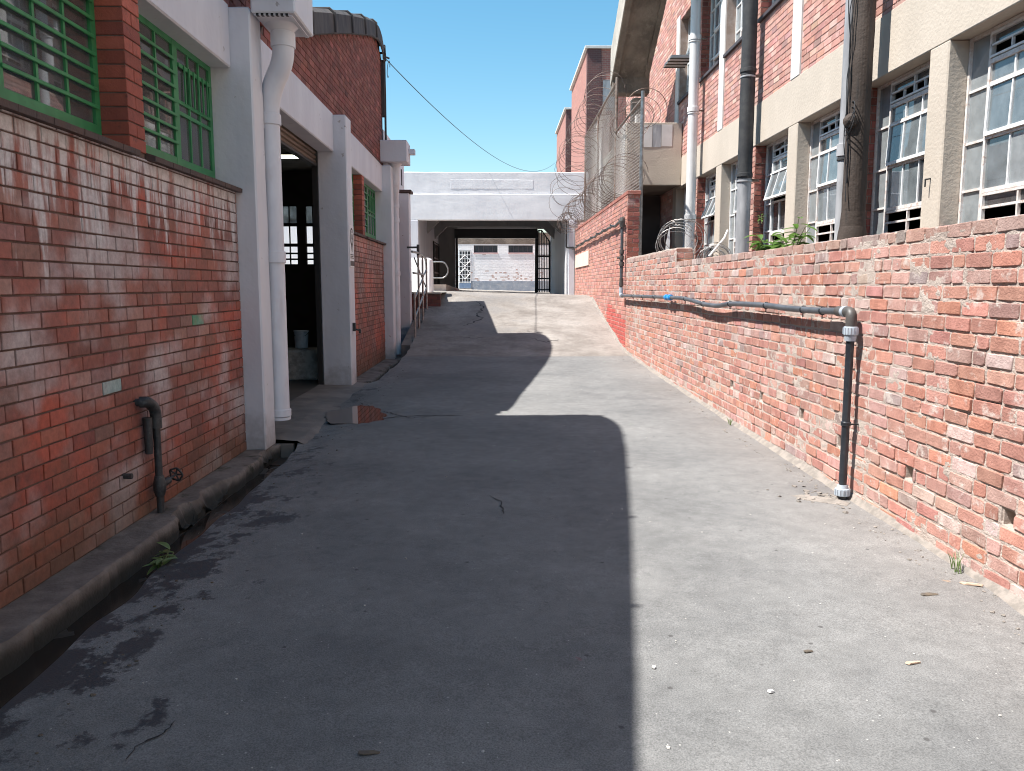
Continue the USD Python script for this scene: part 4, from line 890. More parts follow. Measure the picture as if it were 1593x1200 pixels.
def steel_window(y0, y1, z0, z1, tilt, hopper_open, seed, vent=True):
    g = random.Random(seed); x = FX+.20
    w = thing('steel_window', parent=fb); H = z1-z0; t = .011
    f = []
    def bar(ya, yb, za, zb, d=.02, o=0.0): f.append(box(x-d+o, x+.018+o*.5, ya, yb, za, zb))
    bar(y0, y0+.03, z0, z1, .026); bar(y1-.03, y1, z0, z1, .026); bar(y0, y1, z0, z0+.03, .0255); bar(y0, y1, z1-.03, z1, .0255)
    # far narrow column (far side shows first), near narrow column, centre
    cF, cN = y1-.33, y0+.13
    bar(cF-.016, cF+.016, z0, z1, .024); bar(cN-.014, cN+.014, z0, z1, .024)
    rows = [z0+.03, z0+H*.20, z0+H*.45, z0+H*.72, z1-.03]
    for z in rows[1:-1]: bar(cF, y1, z-t, z+t); bar(y0, cN, z-t, z+t)
    zh, zf, zc, zs = z0+H*.185, z0+H*.455, z0+H*.725, z0+H*.835
    for z, h in ((zh, .018), (zf, .014), (zc, .012), (zs, .020)): bar(cN, cF, z-h, z+h, .0235)
    put(w, 'frame', f, 'frame_white' if g.random() < .75 else 'frame_rust')
    def pane(ya, yb, za, zb, m, o=0.0, par=None):
        p = box(-.002, .002, ya+.008-(ya+yb)/2, yb-.008-(ya+yb)/2, -(zb-za)/2+.006, (zb-za)/2-.006)
        p.apply_transform(trimesh.transformations.euler_matrix(0, g.uniform(-.007, .007), g.uniform(-.007, .007))); p.apply_translation([x+o, (ya+yb)/2, (za+zb)/2])
        put(par or w, 'pane', p, m)
    for za, zb in zip(rows, rows[1:]):
        pane(cF, y1, za, zb, 'glass_grey'); pane(y0, cN, za, zb, g.choice(['glass_dusty', 'glass_grey']))
    third = np.linspace(cN, cF, 4)
    b = []
    for c in third[1:-1]: b.append(box(x-.016, x+.012, c-.009, c+.009, zh, zf)); b.append(box(x-.016, x+.012, c-.009, c+.009, zc, zs))
    [put(w, 'glazing_bar', q, 'frame_white') for q in b]
    for a, c in zip(third, third[1:]):
        pane(a, c, zh, zf, g.choice(['glass_dusty', 'glass_grey', 'glass_clear', 'glass_dusty'])); pane(a, c, zc, zs, g.choice(['glass_dusty', 'glass_clear']))
    # top-hung casement in the middle
    cs = [box(x-.03, x+.008, cN+.01, cF-.01, zf+.012, zf+.045), box(x-.03, x+.008, cN+.01, cF-.01, zc-.03, zc-.012), box(x-.03, x+.008, cN+.01, cN+.036, zf+.03, zc-.012), box(x-.03, x+.008, cF-.036, cF-.01, zf+.03, zc-.012)]
    cs += [box(x-.024, x+.004, c-.009, c+.009, zf+.04, zc-.02) for c in third[1:-1]]
    m = trimesh.util.concatenate(cs); M = trimesh.transformations.rotation_matrix(tilt, [0, 1, 0], [x, 0, zc])
    m.apply_transform(M); cm = put(w, 'casement', m, 'frame_white')
    for a, c in zip(third, third[1:]):
        p = box(x-.012, x-.008, a+.012, c-.012, zf+.04, zc-.02); p.apply_transform(trimesh.transformations.euler_matrix(0, 0, 0)); p.apply_transform(M); put(cm, 'pane', p, 'glass_dusty')
    # top vent: a band of small lights, some ajar
    tv = [box(x-.03, x+.005, cN+.008, cF-.008, z1-.06, z1-.035), box(x-.03, x+.005, cN+.008, cF-.008, zs+.03, zs+.05), box(x-.026, x+.004, (cN+cF)/2-.011, (cN+cF)/2+.011, zs+.03, z1-.04), box(x-.024, x+.004, cN, cF, (zs+z1)/2-.012, (zs+z1)/2+.006)]
    tv += [box(x-.022, x+.002, cN+(cF-cN)*q-.007, cN+(cF-cN)*q+.007, zs+.03, (zs+z1)/2) for q in (.3, .72)]
    put(w, 'top_vent', tv, 'frame_white')
    if vent: pane(cN, cF, (zs+z1)/2, z1-.04, 'glass_dark', .01)
    # bottom hopper: two by two, its glass gone or folded in
    bh = [box(x-.028, x+.006, cN+.012, cF-.012, zh-.045, zh-.022), box(x-.028, x+.006, cN+.012, cF-.012, z0+.035, z0+.062), box(x-.0275, x+.006, cN+.012, cN+.04, z0+.04, zh-.03), box(x-.0275, x+.006, cF-.04, cF-.012, z0+.04, zh-.03),
          box(x-.024, x+.004, (cN+cF)/2-.011, (cN+cF)/2+.011, z0+.05, zh-.03), box(x-.0235, x+.004, cN+.02, cF-.02, (z0+zh)/2, (z0+zh)/2+.022)]
    put(w, 'hopper', bh, 'frame_rust')
    if not hopper_open: pane(cN+.03, cF-.03, (z0+zh)/2, zh-.03, 'glass_dark')
TILT = {3: .06, 4: .05, 5: .03, 6: .30, 7: .04, 8: .38}
for k, (a, b) in enumerate(OPEN):
    if b > 4.5 and a < 19: steel_window(a+.012, b-.012, LZ0, LZ1-.008, {2: .0, 3: .03, 4: .05, 5: .04, 6: .28, 7: .05, 8: .40, 9: .1}.get(k, .03), k != 3, 100+k)
    if a > 0: steel_window(a+.004, b-.004, UZ0, UZ1-.005, [.02, .3, .03, .02][k % 4], False, 200+k)
put(fb, 'wall_hook', [cyl((FX-.014, 7.83, 2.62), (FX-.07, 7.83, 2.61), .008, 8), cyl((FX-.065, 7.83, 2.615), (FX-.065, 7.83, 2.54), .008, 8)], 'iron_black')
put(fb, 'canopy', [box(3.72, FX-.02, 17.75, 18.5, 6.44, 6.50, .006)], 'white_strip')
put(fb, 'canopy_rib', [box(3.70, FX-.02, y, y+.03, 6.42, 6.439) for y in (17.76, 18.0, 18.24, 18.46)], 'old_concrete')

# downpipes and the old pole before the factory
def pipe_run(label, x, y, r, z0, z1, material, low=None, zl=None, collars=(), group=None, cat='downpipe', name='downpipe'):
    t = thing(name, label, cat, group)
    if low: put(t, 'lower_shaft', tube([(x, y, z0), (x, y, zl)], r*.93, 20), low, smooth=50); z0 = zl
    put(t, 'shaft', tube([(x, y, z0), (x, y, z1)], r, 22), material, smooth=50)
    for z in collars:
        put(t, 'collar', ring((x, y, z), 2, 0, r*1.22, .10, 22), low or material, smooth=40); put(t, 'collar_band', ring((x, y, z-.075), 2, 0, r*1.14, .03, 22), low or material, smooth=40)
        put(t, 'bracket', box(x, FX+.01, y-.02, y+.02, z-.03, z+.0, .004), 'rust_steel')
    return t
t = pipe_run('dark cast iron downpipe, grey at its foot, between the factory windows behind the green plant', 3.98, 13.12, .115, 3.32, 10.5, 'cast_dark', 'cast_grey', 3.30, ())
for z in (3.36, 4.98): put(t, 'collar', ring((3.98, 13.12, z), 2, 0, .128, .06, 22), 'cast_dark', smooth=40); put(t, 'collar_band', ring((3.98, 13.12, z-.10), 2, 0, .124, .025, 22), 'cast_grey', smooth=40); put(t, 'bracket', box(3.98, FX+.01, 13.10, 13.14, z-.1, z-.06), 'rust_steel')
put(t, 'lower_shaft', tube([(3.98, 13.12, -.3), (3.98, 13.12, 3.3)], .108, 20), 'cast_grey', smooth=50)
pipe_run('white painted downpipe on the factory wall, farthest of its pipes, beside the concrete landing', 3.98, 16.75, .10, -.3, 11, 'white_down', None, None, (3.0, 5.15, 6.55))
t = pipe_run('weathered grey downpipe with a collar, close behind the brown pole', 3.98, 9.33, .075, -.3, 9, 'cast_grey', None, None, ())
put(t, 'collar', ring((3.98, 9.33, 3.13), 2, 0, .095, .14, 20), 'cast_grey', smooth=40); put(t, 'collar_band', ring((3.98, 9.33, 3.03), 2, 0, .088, .03, 20), 'cast_dark', smooth=40)
po = thing('service_pole', 'thick weathered brown pole with tangled black cables between the nearest factory windows', 'pole')
zz = np.array([-.3, 1.9, 2.08, 2.16, 2.24, 2.4, 2.9, 4.0, 6.0, 9.0]); rr = np.array([.15, .15, .155, .15, .135, .125, .122, .12, .118, .115])
m = tube(np.stack([np.full_like(zz, 3.92), np.full_like(zz, 8.90), zz], 1), rr, 26); m = roughen(m, .09, .006, 7, 3)
put(po, 'shaft', m, 'pole_brown', smooth=50)
put(po, 'knuckle', roughen(tube([(3.86, 8.90, 3.36), (3.80, 8.81, 3.36), (3.79, 8.78, 3.37)], [.09, .075, .03], 14), .03, .01, 12), 'pole_brown', smooth=50)
g = random.Random(12)
for k in range(3):
    P = []; z = 2.5 + .2*k; ang = 3.6 + g.uniform(-.5, .9)
    while z < 5.5:
        r = .135 + g.uniform(0, .05); P.append((3.92+r*math.cos(ang), 8.90+r*math.sin(ang), z)); z += g.uniform(.2, .42); ang += g.uniform(-.3, .3)
    put(po, 'cable', tube(bend(P, .1, 4), .0055, 6), 'cable_black')
for k in range(3): 
    c = np.array([3.79, 8.82, 3.32+.06*k]); put(po, 'cable_loop', tube([c + np.array([.03*math.sin(t), .10*math.cos(t), .12*math.sin(t)]) for t in np.linspace(0, 6.28, 22, endpoint=False)], .005, 6, closed=True), 'cable_black')

# ------------------------------------------------------------------ landing and stair flight of the factory
ld = thing('concrete_landing', 'beige concrete landing with painted patches beside the factory behind the wire fence', 'landing')
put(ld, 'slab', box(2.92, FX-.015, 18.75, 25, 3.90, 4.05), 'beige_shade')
put(ld, 'front_parapet', roughen(box(2.92, FX-.016, 18.60, 18.75, 3.88, 5.26, .01), .2, .004, 4), 'beige_plaster')
put(ld, 'white_patch', [box(3.30, 3.50, 18.594, 18.60, 4.72, 5.20), box(3.72, 3.96, 18.594, 18.60, 4.74, 5.22)], 'white_strip')
put(ld, 'dark_patch', box(3.51, 3.71, 18.595, 18.60, 4.72, 5.22), 'cast_grey')
put(ld, 'column', box(2.90, 3.12, 18.76, 19.9, 2.0, 5.28, .01), 'white_strip')
put(ld, 'column', box(2.90, 3.12, 22.9, 24.3, 2.0, 6.3, .01), 'white_strip')
put(ld, 'side_parapet', box(2.95, 3.08, 19.9, 22.9, 3.88, 5.1), 'pale_concrete')
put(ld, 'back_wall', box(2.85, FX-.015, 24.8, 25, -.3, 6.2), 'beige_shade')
put(ld, 'inner_wall', box(2.95, FX-.015, 20.9, 21.0, -.3, 3.88), 'interior_wall')
put(ld, 'white_crate', box(3.18, 3.38, 18.9, 19.1, 5.05, 5.5, .01), 'white_strip')
st = thing('concrete_stair', 'stained concrete stair flight seen from below, slanting down to the landing', 'stair')
sl = math.tan(math.radians(30))
def flight(x0, x1, ya, yb, zb, th, name, material, edge=.09, amp=.012):
    za = zb + (yb-ya)*sl
    put(st, name, roughen(prism([(ya, za), (yb, zb), (yb, zb+th), (ya, za+th)], 0, x0, x1), edge, amp, 4, 3), material)
flight(2.92, 3.55, 13.9, 20.1, 6.62, .22, 'soffit', 'old_concrete')
flight(2.79, 2.92, 13.9, 20.3, 6.45, .46, 'left_string', 'old_concrete', amp=.010)
flight(3.55, 3.67, 13.9, 20.3, 6.48, .42, 'right_string', 'old_concrete', amp=.010)
flight(2.765, 2.79, 13.9, 20.3, 6.46, .85, 'outer_parapet', 'pale_concrete', amp=.004)
put(st, 'foot_beam', roughen(box(2.80, 3.70, 20.1, 20.5, 6.25, 6.7, .02), .1, .015, 4, 7), 'old_concrete')
n = 20
for k in range(n):
    y = 20.1 - k*.30; z = 6.84 + k*.30*sl
    put(st, 'step', box(2.925, 3.545, y-.30, y, z, z+.17), 'pale_concrete')
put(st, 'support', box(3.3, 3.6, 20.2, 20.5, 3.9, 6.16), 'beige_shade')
put(st, 'top_landing', box(2.77, 3.68, 12.6, 13.9, 9.95, 10.6), 'old_concrete')

# ------------------------------------------------------------------ brick towers of the building beyond
for k, (y0, y1, zt, lab) in enumerate(((38.9, 46.9, 12.72, 'nearer red brick tower with white coping rising beyond the white gateway'), (50.6, 58.5, 12.45, 'farther and lower looking red brick tower beside the cable end'))):
    t = thing('brick_tower', lab, 'tower', 'brick towers beyond the gateway')
    put(t, 'shaft', box(4.2, 7.5, y0, y1, 1.0, zt-.12), 'far_red_brick')
    put(t, 'corner_pier', box(4.196, 4.85, y0-.05, y0+.4, 1.0, zt-.125), 'far_dark_brick')
    put(t, 'coping', box(4.08, 7.6, y0-.12, y1+.1, zt-.12, zt, .01), 'white_strip')
    if k == 0: put(t, 'grey_panel', box(4.95, 5.5, y0-.03, y0, 9.8, 11.2), 'cast_grey')

# ------------------------------------------------------------------ white gateway building at the end
gw = thing('gateway_building', 'white rendered gateway spanning the road at the top of the ramp', 'building')
GY, GR = 26.6, 36.5
put(gw, 'front_beam', roughen(box(-9, 3.9, GY, GY+.35, 3.73, 4.57, .02), .3, .006, 3, 5), 'white_render', smooth=30)
put(gw, 'parapet', roughen(box(-9, 3.9, GY+.045, GY+.35, 4.58, 5.27, .02), .3, .006, 3, 6), 'white_render', smooth=30)
put(gw, 'raised_panel', roughen(box(-1.55, 1.15, GY+.039, GY+.06, 4.74, 5.02, .003), .1, .004, 5, 7), 'white_render', smooth=30)
put(gw, 'roof', box(-9, 3.9, GY+.35, GR, 4.45, 4.62), 'roof_sheet')
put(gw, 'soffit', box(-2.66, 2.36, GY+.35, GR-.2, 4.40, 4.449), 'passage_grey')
put(gw, 'left_wall', box(-2.95, -2.66, GY+.02, GR, .9, 4.44), 'white_paint')
put(gw, 'right_wall', box(2.36, 2.62, GY+.02, GR, .9, 4.44), 'white_paint')
put(gw, 'left_wing', box(-9, -2.96, GY+.02, GY+.3, .9, 3.728), 'white_render')
put(gw, 'pier', box(-2.95, -2.62, GY-.01, GY+.3, .9, 3.729, .01), 'white_paint'); put(gw, 'pier', box(2.33, 2.52, GY-.01, GY+.3, .9, 3.729, .01), 'white_paint')
for y in (30.4, 34.0):
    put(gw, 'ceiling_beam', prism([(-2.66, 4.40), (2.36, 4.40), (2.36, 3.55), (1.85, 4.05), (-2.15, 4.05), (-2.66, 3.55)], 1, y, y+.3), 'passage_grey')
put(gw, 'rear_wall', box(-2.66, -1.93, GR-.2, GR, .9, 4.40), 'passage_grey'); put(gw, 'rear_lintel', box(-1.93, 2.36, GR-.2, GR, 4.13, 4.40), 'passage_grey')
put(gw, 'shutter_box', box(-1.93, 1.76, GR-.55, GR-.21, 3.70, 4.10, .01), 'black_steel')
put(gw, 'shutter_track', box(-1.91, -1.80, GR-.34, GR-.21, 1.2, 3.70), 'black_steel'); put(gw, 'shutter_track', box(1.66, 1.77, GR-.34, GR-.21, 1.1, 3.70), 'black_steel')
put(gw, 'light_strip', box(-1.8, 1.7, GR-.60, GR-.56, 4.11, 4.15), 'white_plastic')
d = thing('security_door', parent=gw)
put(d, 'leaf', box(-2.64, -2.655, 33.0, 36.0, 1.40, 3.42), 'black_steel')
for y in np.linspace(33.1, 35.9, 9): put(d, 'bar', box(-2.635, -2.605, y-.03, y+.03, 1.42, 3.40), 'black_steel')
put(d, 'cross_bar', [box(-2.637, -2.60, 33, 36, z, z+.06) for z in (1.5, 2.1, 2.7, 3.3)], 'black_steel')
put(gw, 'threshold_slab', prism([(GY+.35, 1.2), (GR-.25, 1.2), (GR-.25, 1.46), (GY+.35, 1.64)], 0, -2.655, -1.75), 'pink_board')
put(gw, 'corner_pipe', tube([(2.27, GY+.16, 1.2), (2.27, GY+.16, 3.72)], .055, 14), 'white_down', smooth=50)
put(gw, 'black_conduit', tube(bend([(2.24, GY-.03, 3.72), (2.24, GY-.03, 2.84), (2.60, GY-.03, 2.84)], .06, 5), .028, 8), 'cable_black')

gt = thing('barred_gate', 'black steel bar gate with slanting top standing open at the right of the passage', 'gate')
A, B = np.array([1.80, 36.36]), np.array([2.32, 36.30])
for t in np.linspace(0, 1, 8):
    p = A+(B-A)*t; zt = 4.06 - .50*max(0, t-.3)/.7
    put(gt, 'bar', cyl((p[0], p[1], 1.30), (p[0], p[1], zt), .02 if 0 < t < 1 else .035, 8), 'black_steel')
for z in (1.42, 1.92, 2.36, 2.90, 2.96, 3.45):
    put(gt, 'rail', cyl((A[0], A[1], z), (B[0], B[1], z), .026, 6), 'black_steel')
put(gt, 'top_rail', tube([(A[0], A[1], 4.06), (*(A+(B-A)*.3), 4.06), (B[0], B[1], 3.56)], .028, 8), 'black_steel')

fw = thing('white_brick_building', 'white painted brick building with blue grey plinth seen through the gateway', 'building')
FY = 46.0
fwall = to_man(box(-9, 9, FY, FY+.3, .9, 4.6))
for a, b in ((-1.38, -.03), (.59, 1.98)): fwall -= to_man(box(a, b, FY-.1, FY+.12, 3.46, 3.88))
put(fw, 'wall', fwall, 'far_white_brick')
R = lay(-2.6, 2.6, 1.86, 3.44, seed=51, irregular=.3); W, F = brick_mesh(R, facing_my(FY), depth=0, proud=.006, cham=.004, rough=.001)
put_bricks(fw, W, F, shades(len(R), [(.78, .78, .79), (.70, .69, .69), (.60, .45, .42)], [10, 4, .5], 4, .05), 'brick_white' if False else 'brick_tall', named=0) if False else None
put(fw, 'brickwork', trimesh.Trimesh(W.reshape(-1, 3), (F[None]+(np.arange(len(R))*W.shape[1])[:, None, None]).reshape(-1, 3), process=False), 'white_render', kind='stuff')
g = random.Random(5); fl = [r for r in R if (r[2] < 2.35 and g.random() < .16 + .25*(r[0] > 0)) or g.random() < .02]
put(fw, 'bare_brick_patch', [box(r[0], r[0]+(r[1]-r[0])*g.uniform(.3, 1), FY-.0085, FY-.007, r[2]+(r[3]-r[2])*g.uniform(0, .5), r[3]) for r in fl], 'bare_patch')
put(fw, 'plinth', roughen(box(-2.0, 9, FY-.02, FY, .9, 1.86, .005), .15, .006, 4), 'plinth_blue')
for a, b in ((-1.38, -.03), (.59, 1.98)):
    w = thing('window', parent=fw)
    put(w, 'pane', box(a, b, FY+.08, FY+.085, 3.46, 3.88), 'window_dark')
    put(w, 'frame', [box(x-.02, x+.02, FY+.05, FY+.079, 3.46, 3.88) for x in np.linspace(a+.02, b-.02, 6)] + [box(a, b, FY+.05, FY+.08, z, z+.04) for z in (3.46, 3.84)], 'dark_sill')
    put(w, 'sill', box(a-.03, b+.03, FY-.045, FY+.05, 3.405, 3.458, .004), 'pink_sill')
put(fw, 'fascia', box(-9, 9, FY-.012, FY+.4, 3.95, 4.60), 'old_concrete')
sd = thing('screen_door', parent=fw)
put(sd, 'backing', box(-2.22, -1.56, FY-.012, FY-.006, 1.45, 3.60), 'window_dark')
bars = [box(-2.22+.66*q-.015, -2.22+.66*q+.015, FY-.045, FY-.02, 1.75, 3.58) for q in (0.02, .26, .5, .74, .98)] + [box(-2.22, -1.56, FY-.044, FY-.021, z-.015, z+.015) for z in np.linspace(1.80, 3.56, 9)]
for z in (2.0, 2.72): 
    for s in (-1, 1):
        for u in (-1, 1): bars.append(tube([(-1.89, FY-.05, z+.30+s*.32), (-1.89+u*.30, FY-.05, z+.30)], .016, 4))
put(sd, 'lattice', bars, 'white_plastic'); put(sd, 'blue_panel', box(-2.22, -1.56, FY-.05, FY-.02, 1.45, 1.74), 'door_blue')
put(sd, 'step', box(-2.3, -1.5, FY-.35, FY-.05, 1.2, 1.43), 'pale_concrete')

# ------------------------------------------------------------------ fence and razor wire
fn = thing('wire_fence', 'grey chain link fence with tall posts on top of the tall brick wall', 'fence')
FXX = 2.79
def chain(y0, y1, z0, z1, s=.062):
    V = []; Fs = []; n = 0
    amp = s*.5; g = random.Random(3)
    cols = int((y1-y0)/s)
    for k in range(cols):
        yc = y0 + (k+.5)*s; m = int((z1-z0)/s*2)
        z = z0 + np.arange(m)*s*.5; y = yc + amp*np.where(np.arange(m) % 2 == 0, 1, -1)*1.04 ; x = FXX + .006*np.where(np.arange(m) % 2 == 0, 1, -1)
        x = x + .05*np.sin(yc*1.3)*np.sin((z-z0)*1.4)
        t = tube(np.stack([x, y, z], 1), .0042, 3, caps=False); V.append(t.vertices); Fs.append(t.faces+n); n += len(t.vertices)
    return trimesh.Trimesh(np.vstack(V), np.vstack(Fs), process=False)
put(fn, 'chain_link', chain(15.95, 19.4, 3.42, 5.15), 'galv_wire', kind='stuff')
put(fn, 'chain_link', chain(19.45, 26.2, 3.42, 6.30, .07), 'galv_wire', kind='stuff')
for y, z0, z1, r in ((15.92, 1.9, 5.32, .036), (19.42, 3.3, 6.45, .034), (22.9, 3.3, 6.35, .03), (26.2, 3.3, 6.3, .03)):
    put(fn, 'post', tube([(FXX+.01, y, z0), (FXX+.01, y, z1)], r, 12), 'grey_steel' if y < 16 else 'rust_steel', smooth=50)
put(fn, 'top_rail', tube([(FXX, 15.92, 5.17), (FXX, 19.42, 5.2)], .024, 8), 'rust_steel', smooth=50)
put(fn, 'top_rail', tube([(FXX, 19.42, 6.33), (FXX, 26.2, 6.3)], .03, 8), 'rust_steel', smooth=50)

def razor(label, path, radius, pitch, seed, wobble=.12, wire=.0058, barb=True, flat=.9, group='coils of razor wire on the tall wall and fence', material='rust_wire'):
    """A coil of razor wire round a path, with its barbs."""
    g = np.random.default_rng(seed); P = np.array(path, float); L = np.concatenate([[0], np.cumsum(np.linalg.norm(np.diff(P, axis=0), axis=1))])
    n = int(L[-1]/pitch*26); s = np.linspace(0, L[-1], n); c = np.stack([np.interp(s, L, P[:, k]) for k in range(3)], 1)
    t = np.gradient(c, axis=0); t /= np.linalg.norm(t, axis=1, keepdims=True); a = np.cross(t, [0, 0, 1.0]); a /= np.linalg.norm(a, axis=1, keepdims=True)+1e-9; b = np.cross(a, t)
    ph = s/pitch*2*np.pi; nz = meshkit.fbm(np.stack([s*2.2, s*0+seed, s*0], -1), 3, seed)-.5; nz2 = meshkit.fbm(np.stack([s*3.1, s*0+seed, s*0+5], -1), 3, seed+4)-.5
    r = radius*(1+nz*wobble*4)
    p = c + (np.cos(ph)*r)[:, None]*a + (np.sin(ph)*r*flat)[:, None]*b + t*(nz2*pitch*1.6)[:, None]
    th = thing('razor_wire', label, 'razor wire', group)
    put(th, 'wire', tube(p, wire, 4), material)
    if barb:
        V = []; Fs = []; k = 0
        for i in range(2, n-2, 2):
            d = p[i+1]-p[i-1]; d /= np.linalg.norm(d)+1e-9; o = np.cross(d, g.normal(size=3)); o /= np.linalg.norm(o)+1e-9
            V.append(np.array([p[i]-d*.02, p[i]+o*.013+d*.012, p[i]+d*.02, p[i]-o*.013-d*.012])); Fs.append(np.array([[0, 1, 2], [0, 2, 3], [0, 1, 3]])+k); k += 4
        put(th, 'barb', trimesh.Trimesh(np.vstack(V), np.vstack(Fs), process=False), material, kind='stuff')
razor('rusty razor coil lying along the top of the tall brick wall', [(2.58, 16.3, 3.85), (2.55, 20, 3.82), (2.5, 26, 3.85)], .42, .34, 2)
razor('razor coil along the top rail of the higher fence', [(2.62, 19.6, 6.25), (2.55, 23, 6.1), (2.35, 26.4, 5.6)], .45, .45, 3)
razor('razor coil with wide loops on the lower fence beneath the stair', [(2.95, 16.2, 5.1), (2.95, 19.3, 5.2)], .36, .42, 5)
razor('large loose razor loops bulging over the road from the far end of the fence', [(2.35, 22.5, 5.3), (2.2, 25.0, 4.7), (2.15, 26.3, 4.2)], .55, .5, 6, wobble=.2)
razor('tangled rusty razor wire hanging in front of the white gateway corner', [(2.35, 25.0, 3.75), (2.25, 25.9, 3.55), (2.2, 26.45, 3.9)], .28, .12, 8, wobble=.3)
razor('pale razor loops tangled in the dark gap below the landing', [(3.05, 13.4, 2.35), (3.2, 14.4, 2.45), (3.4, 15.6, 2.3)], .30, .33, 9, wobble=.3, material='galv_wire')
razor('small razor tangle behind the low wall at the foot of the white downpipe', [(3.2, 11.9, 2.0), (3.45, 12.6, 2.05), (3.5, 13.3, 2.0)], .17, .13, 10, wobble=.4, material='galv_wire')
ws2 = thing('plastic_strip', 'torn white plastic strip caught upright in the razor wire below the landing', 'plastic strip')
put(ws2, 'strip', prism([(3.02, 2.02), (3.09, 2.02), (3.115, 2.40), (3.10, 2.66), (3.05, 2.40)], 1, 14.6, 14.608), 'white_plastic')
put(ws2, 'tie', tube([(3.06, 14.6, 1.95), (3.05, 14.6, 2.05)], .025, 8), 'white_plastic')
put('/World', 'leaning_stick', tube([(3.12, 11.9, 2.02), (3.40, 12.1, 2.30), (3.46, 12.15, 2.42)], .018, 8), 'white_strip', label='pale stick leaning behind the low wall near the white downpipe', category='stick')

# ------------------------------------------------------------------ water pipe along the wall
wp = thing('water_pipe', 'black plastic water pipe clipped along the low brick wall with a drop to the road', 'pipe')
def onx(px, py, x):
    d = FW + RT*(px-796.5)/FPX - UP*(py-600)/FPX; return EYE + d*(x/d[0])
xw = 2.452
pts = [onx(px, py, xw) for px, py in ((1306, 484.5), (1260, 482.7), (1227, 480), (1193, 475.5), (1160, 473.5), (1137, 473), (1113, 476), (1093, 472.7), (1076, 467.5), (1060, 464), (1040, 463), (1010, 461.7), (985, 461), (966.7, 460))]
run = np.array(pts); cs = PchipInterpolator(run[:, 1], run[:, 2]); yy = np.linspace(run[0, 1], run[-1, 1], 90)
put(wp, 'long_run', tube(np.stack([np.full_like(yy, xw), yy, cs(yy)], 1), .026, 14), 'pipe_dull', smooth=50)
yd = 5.51; zt = float(run[0, 2])
put(wp, 'drop', tube([(xw, yd, .13), (xw, yd, zt-.10)], .027, 18), 'pipe_black', smooth=50)
put(wp, 'elbow', tube(bend([(xw, run[0, 1]+.02, zt), (xw, yd, zt), (xw, yd, zt-.10)], .06, 8), .037, 18), 'fitting_dark', smooth=50)
put(wp, 'white_collar', tube([(xw, yd+.075, zt), (xw, yd+.12, zt)], .040, 20), 'fitting_grey', smooth=40)
put(wp, 'union', [tube([(xw, yd, zt-.16), (xw, yd, zt-.155), (xw, yd, zt-.105), (xw, yd, zt-.10)], [.044, .048, .048, .044], 24), tube([(xw, yd, zt-.20), (xw, yd, zt-.165)], [.036, .042], 20)], 'fitting_grey', smooth=40)
put(wp, 'union_rib', [box(xw+.048*math.cos(t)-.003, xw+.048*math.cos(t)+.003, yd+.048*math.sin(t)-.003, yd+.048*math.sin(t)+.003, zt-.152, zt-.108) for t in np.arange(16)*math.pi/8], 'fitting_grey')
put(wp, 'foot_union', [tube([(xw, yd, .105), (xw, yd, .11), (xw, yd, .155), (xw, yd, .16)], [.044, .048, .048, .042], 24), tube([(xw, yd, .16), (xw, yd, .185)], [.040, .034], 20)], 'fitting_grey', smooth=40)
put(wp, 'union_rib', [box(xw+.048*math.cos(t)-.004, xw+.048*math.cos(t)+.004, yd+.048*math.sin(t)-.004, yd+.048*math.sin(t)+.004, .108, .152) for t in np.arange(14)*2*math.pi/14], 'fitting_grey')
put(wp, 'foot_socket', tube([(xw, yd, .02), (xw, yd, .105)], .034, 16), 'pipe_black', smooth=50)
for z in (.62, .63): put(wp, 'clip', ring((xw, yd, z), 2, 0, .034, .022, 18), 'pipe_black', smooth=40)
put(wp, 'clip_bolt', cyl((xw, yd-.03, .625), (xw+.08, yd-.03, .625), .006, 6), 'black_steel')
yb = float(onx(1040, 463, xw)[1])
for y0, y1, r in ((yb-.20, yb+.20, .034), (yb-.16, yb-.06, .043), (yb+.06, yb+.16, .043)):
    y = np.linspace(y0, y1, 5); put(wp, 'blue_coupling', tube(np.stack([np.full_like(y, xw), y, cs(y)], 1), r, 16), 'fitting_blue', smooth=40)
for px in (985, 1000, 1018, 1066, 1094, 1136, 1192, 1250, 1280):
    y = float(onx(px, 470, xw)[1]); z = float(cs(np.clip(y, run[0, 1], run[-1, 1])))
    put(wp, 'clip', ring((xw, y, z), 1, 0, .033, .022, 16), 'pipe_black', smooth=40); put(wp, 'clip_stem', cyl((xw, y, z-.03), (xw, y-.0, z-.06), .005, 6), 'black_steel'); put(wp, 'clip_arm', cyl((xw, y, z), (WR+.02, y, z), .008, 6), 'black_steel')
ye = float(run[-1, 1]); ze = float(run[-1, 2])
put(wp, 'riser', tube([(xw, ye+.05, ze), (xw, ye+.05, 2.78)], .030, 12), 'pipe_dull', smooth=50)
put(wp, 'riser_elbow', tube(bend([(xw, ye-.1, ze), (xw, ye+.05, ze), (xw, ye+.05, ze+.16)], .06, 6), .042, 12), 'fitting_grey', smooth=50)
put(wp, 'riser_valve', [tube([(xw, ye+.05, z-.04), (xw, ye+.05, z+.04)], r, 12) for z, r in ((2.02, .048), (2.14, .044), (2.26, .048), (1.62, .044), (1.70, .04))] + [cyl((xw, ye+.05, 2.14), (xw-.09, ye+.05, 2.14), .018, 8)], 'fitting_dark', smooth=40)
put(wp, 'upper_elbow', roughen(tube([(xw, ye+.05, 2.74), (xw, ye+.05, 2.86), (xw, ye+.05, 2.93)], [.05, .062, .045], 12), .04, .006, 9), 'fitting_dark', smooth=40)
y = np.linspace(ye+.05, GY-.02, 60); z = 2.86 - .05*((y-y[0])/(y[-1]-y[0])) + (meshkit.fbm(np.stack([y*2, y*0, y*0], -1), 2, 3)-.5)*.06
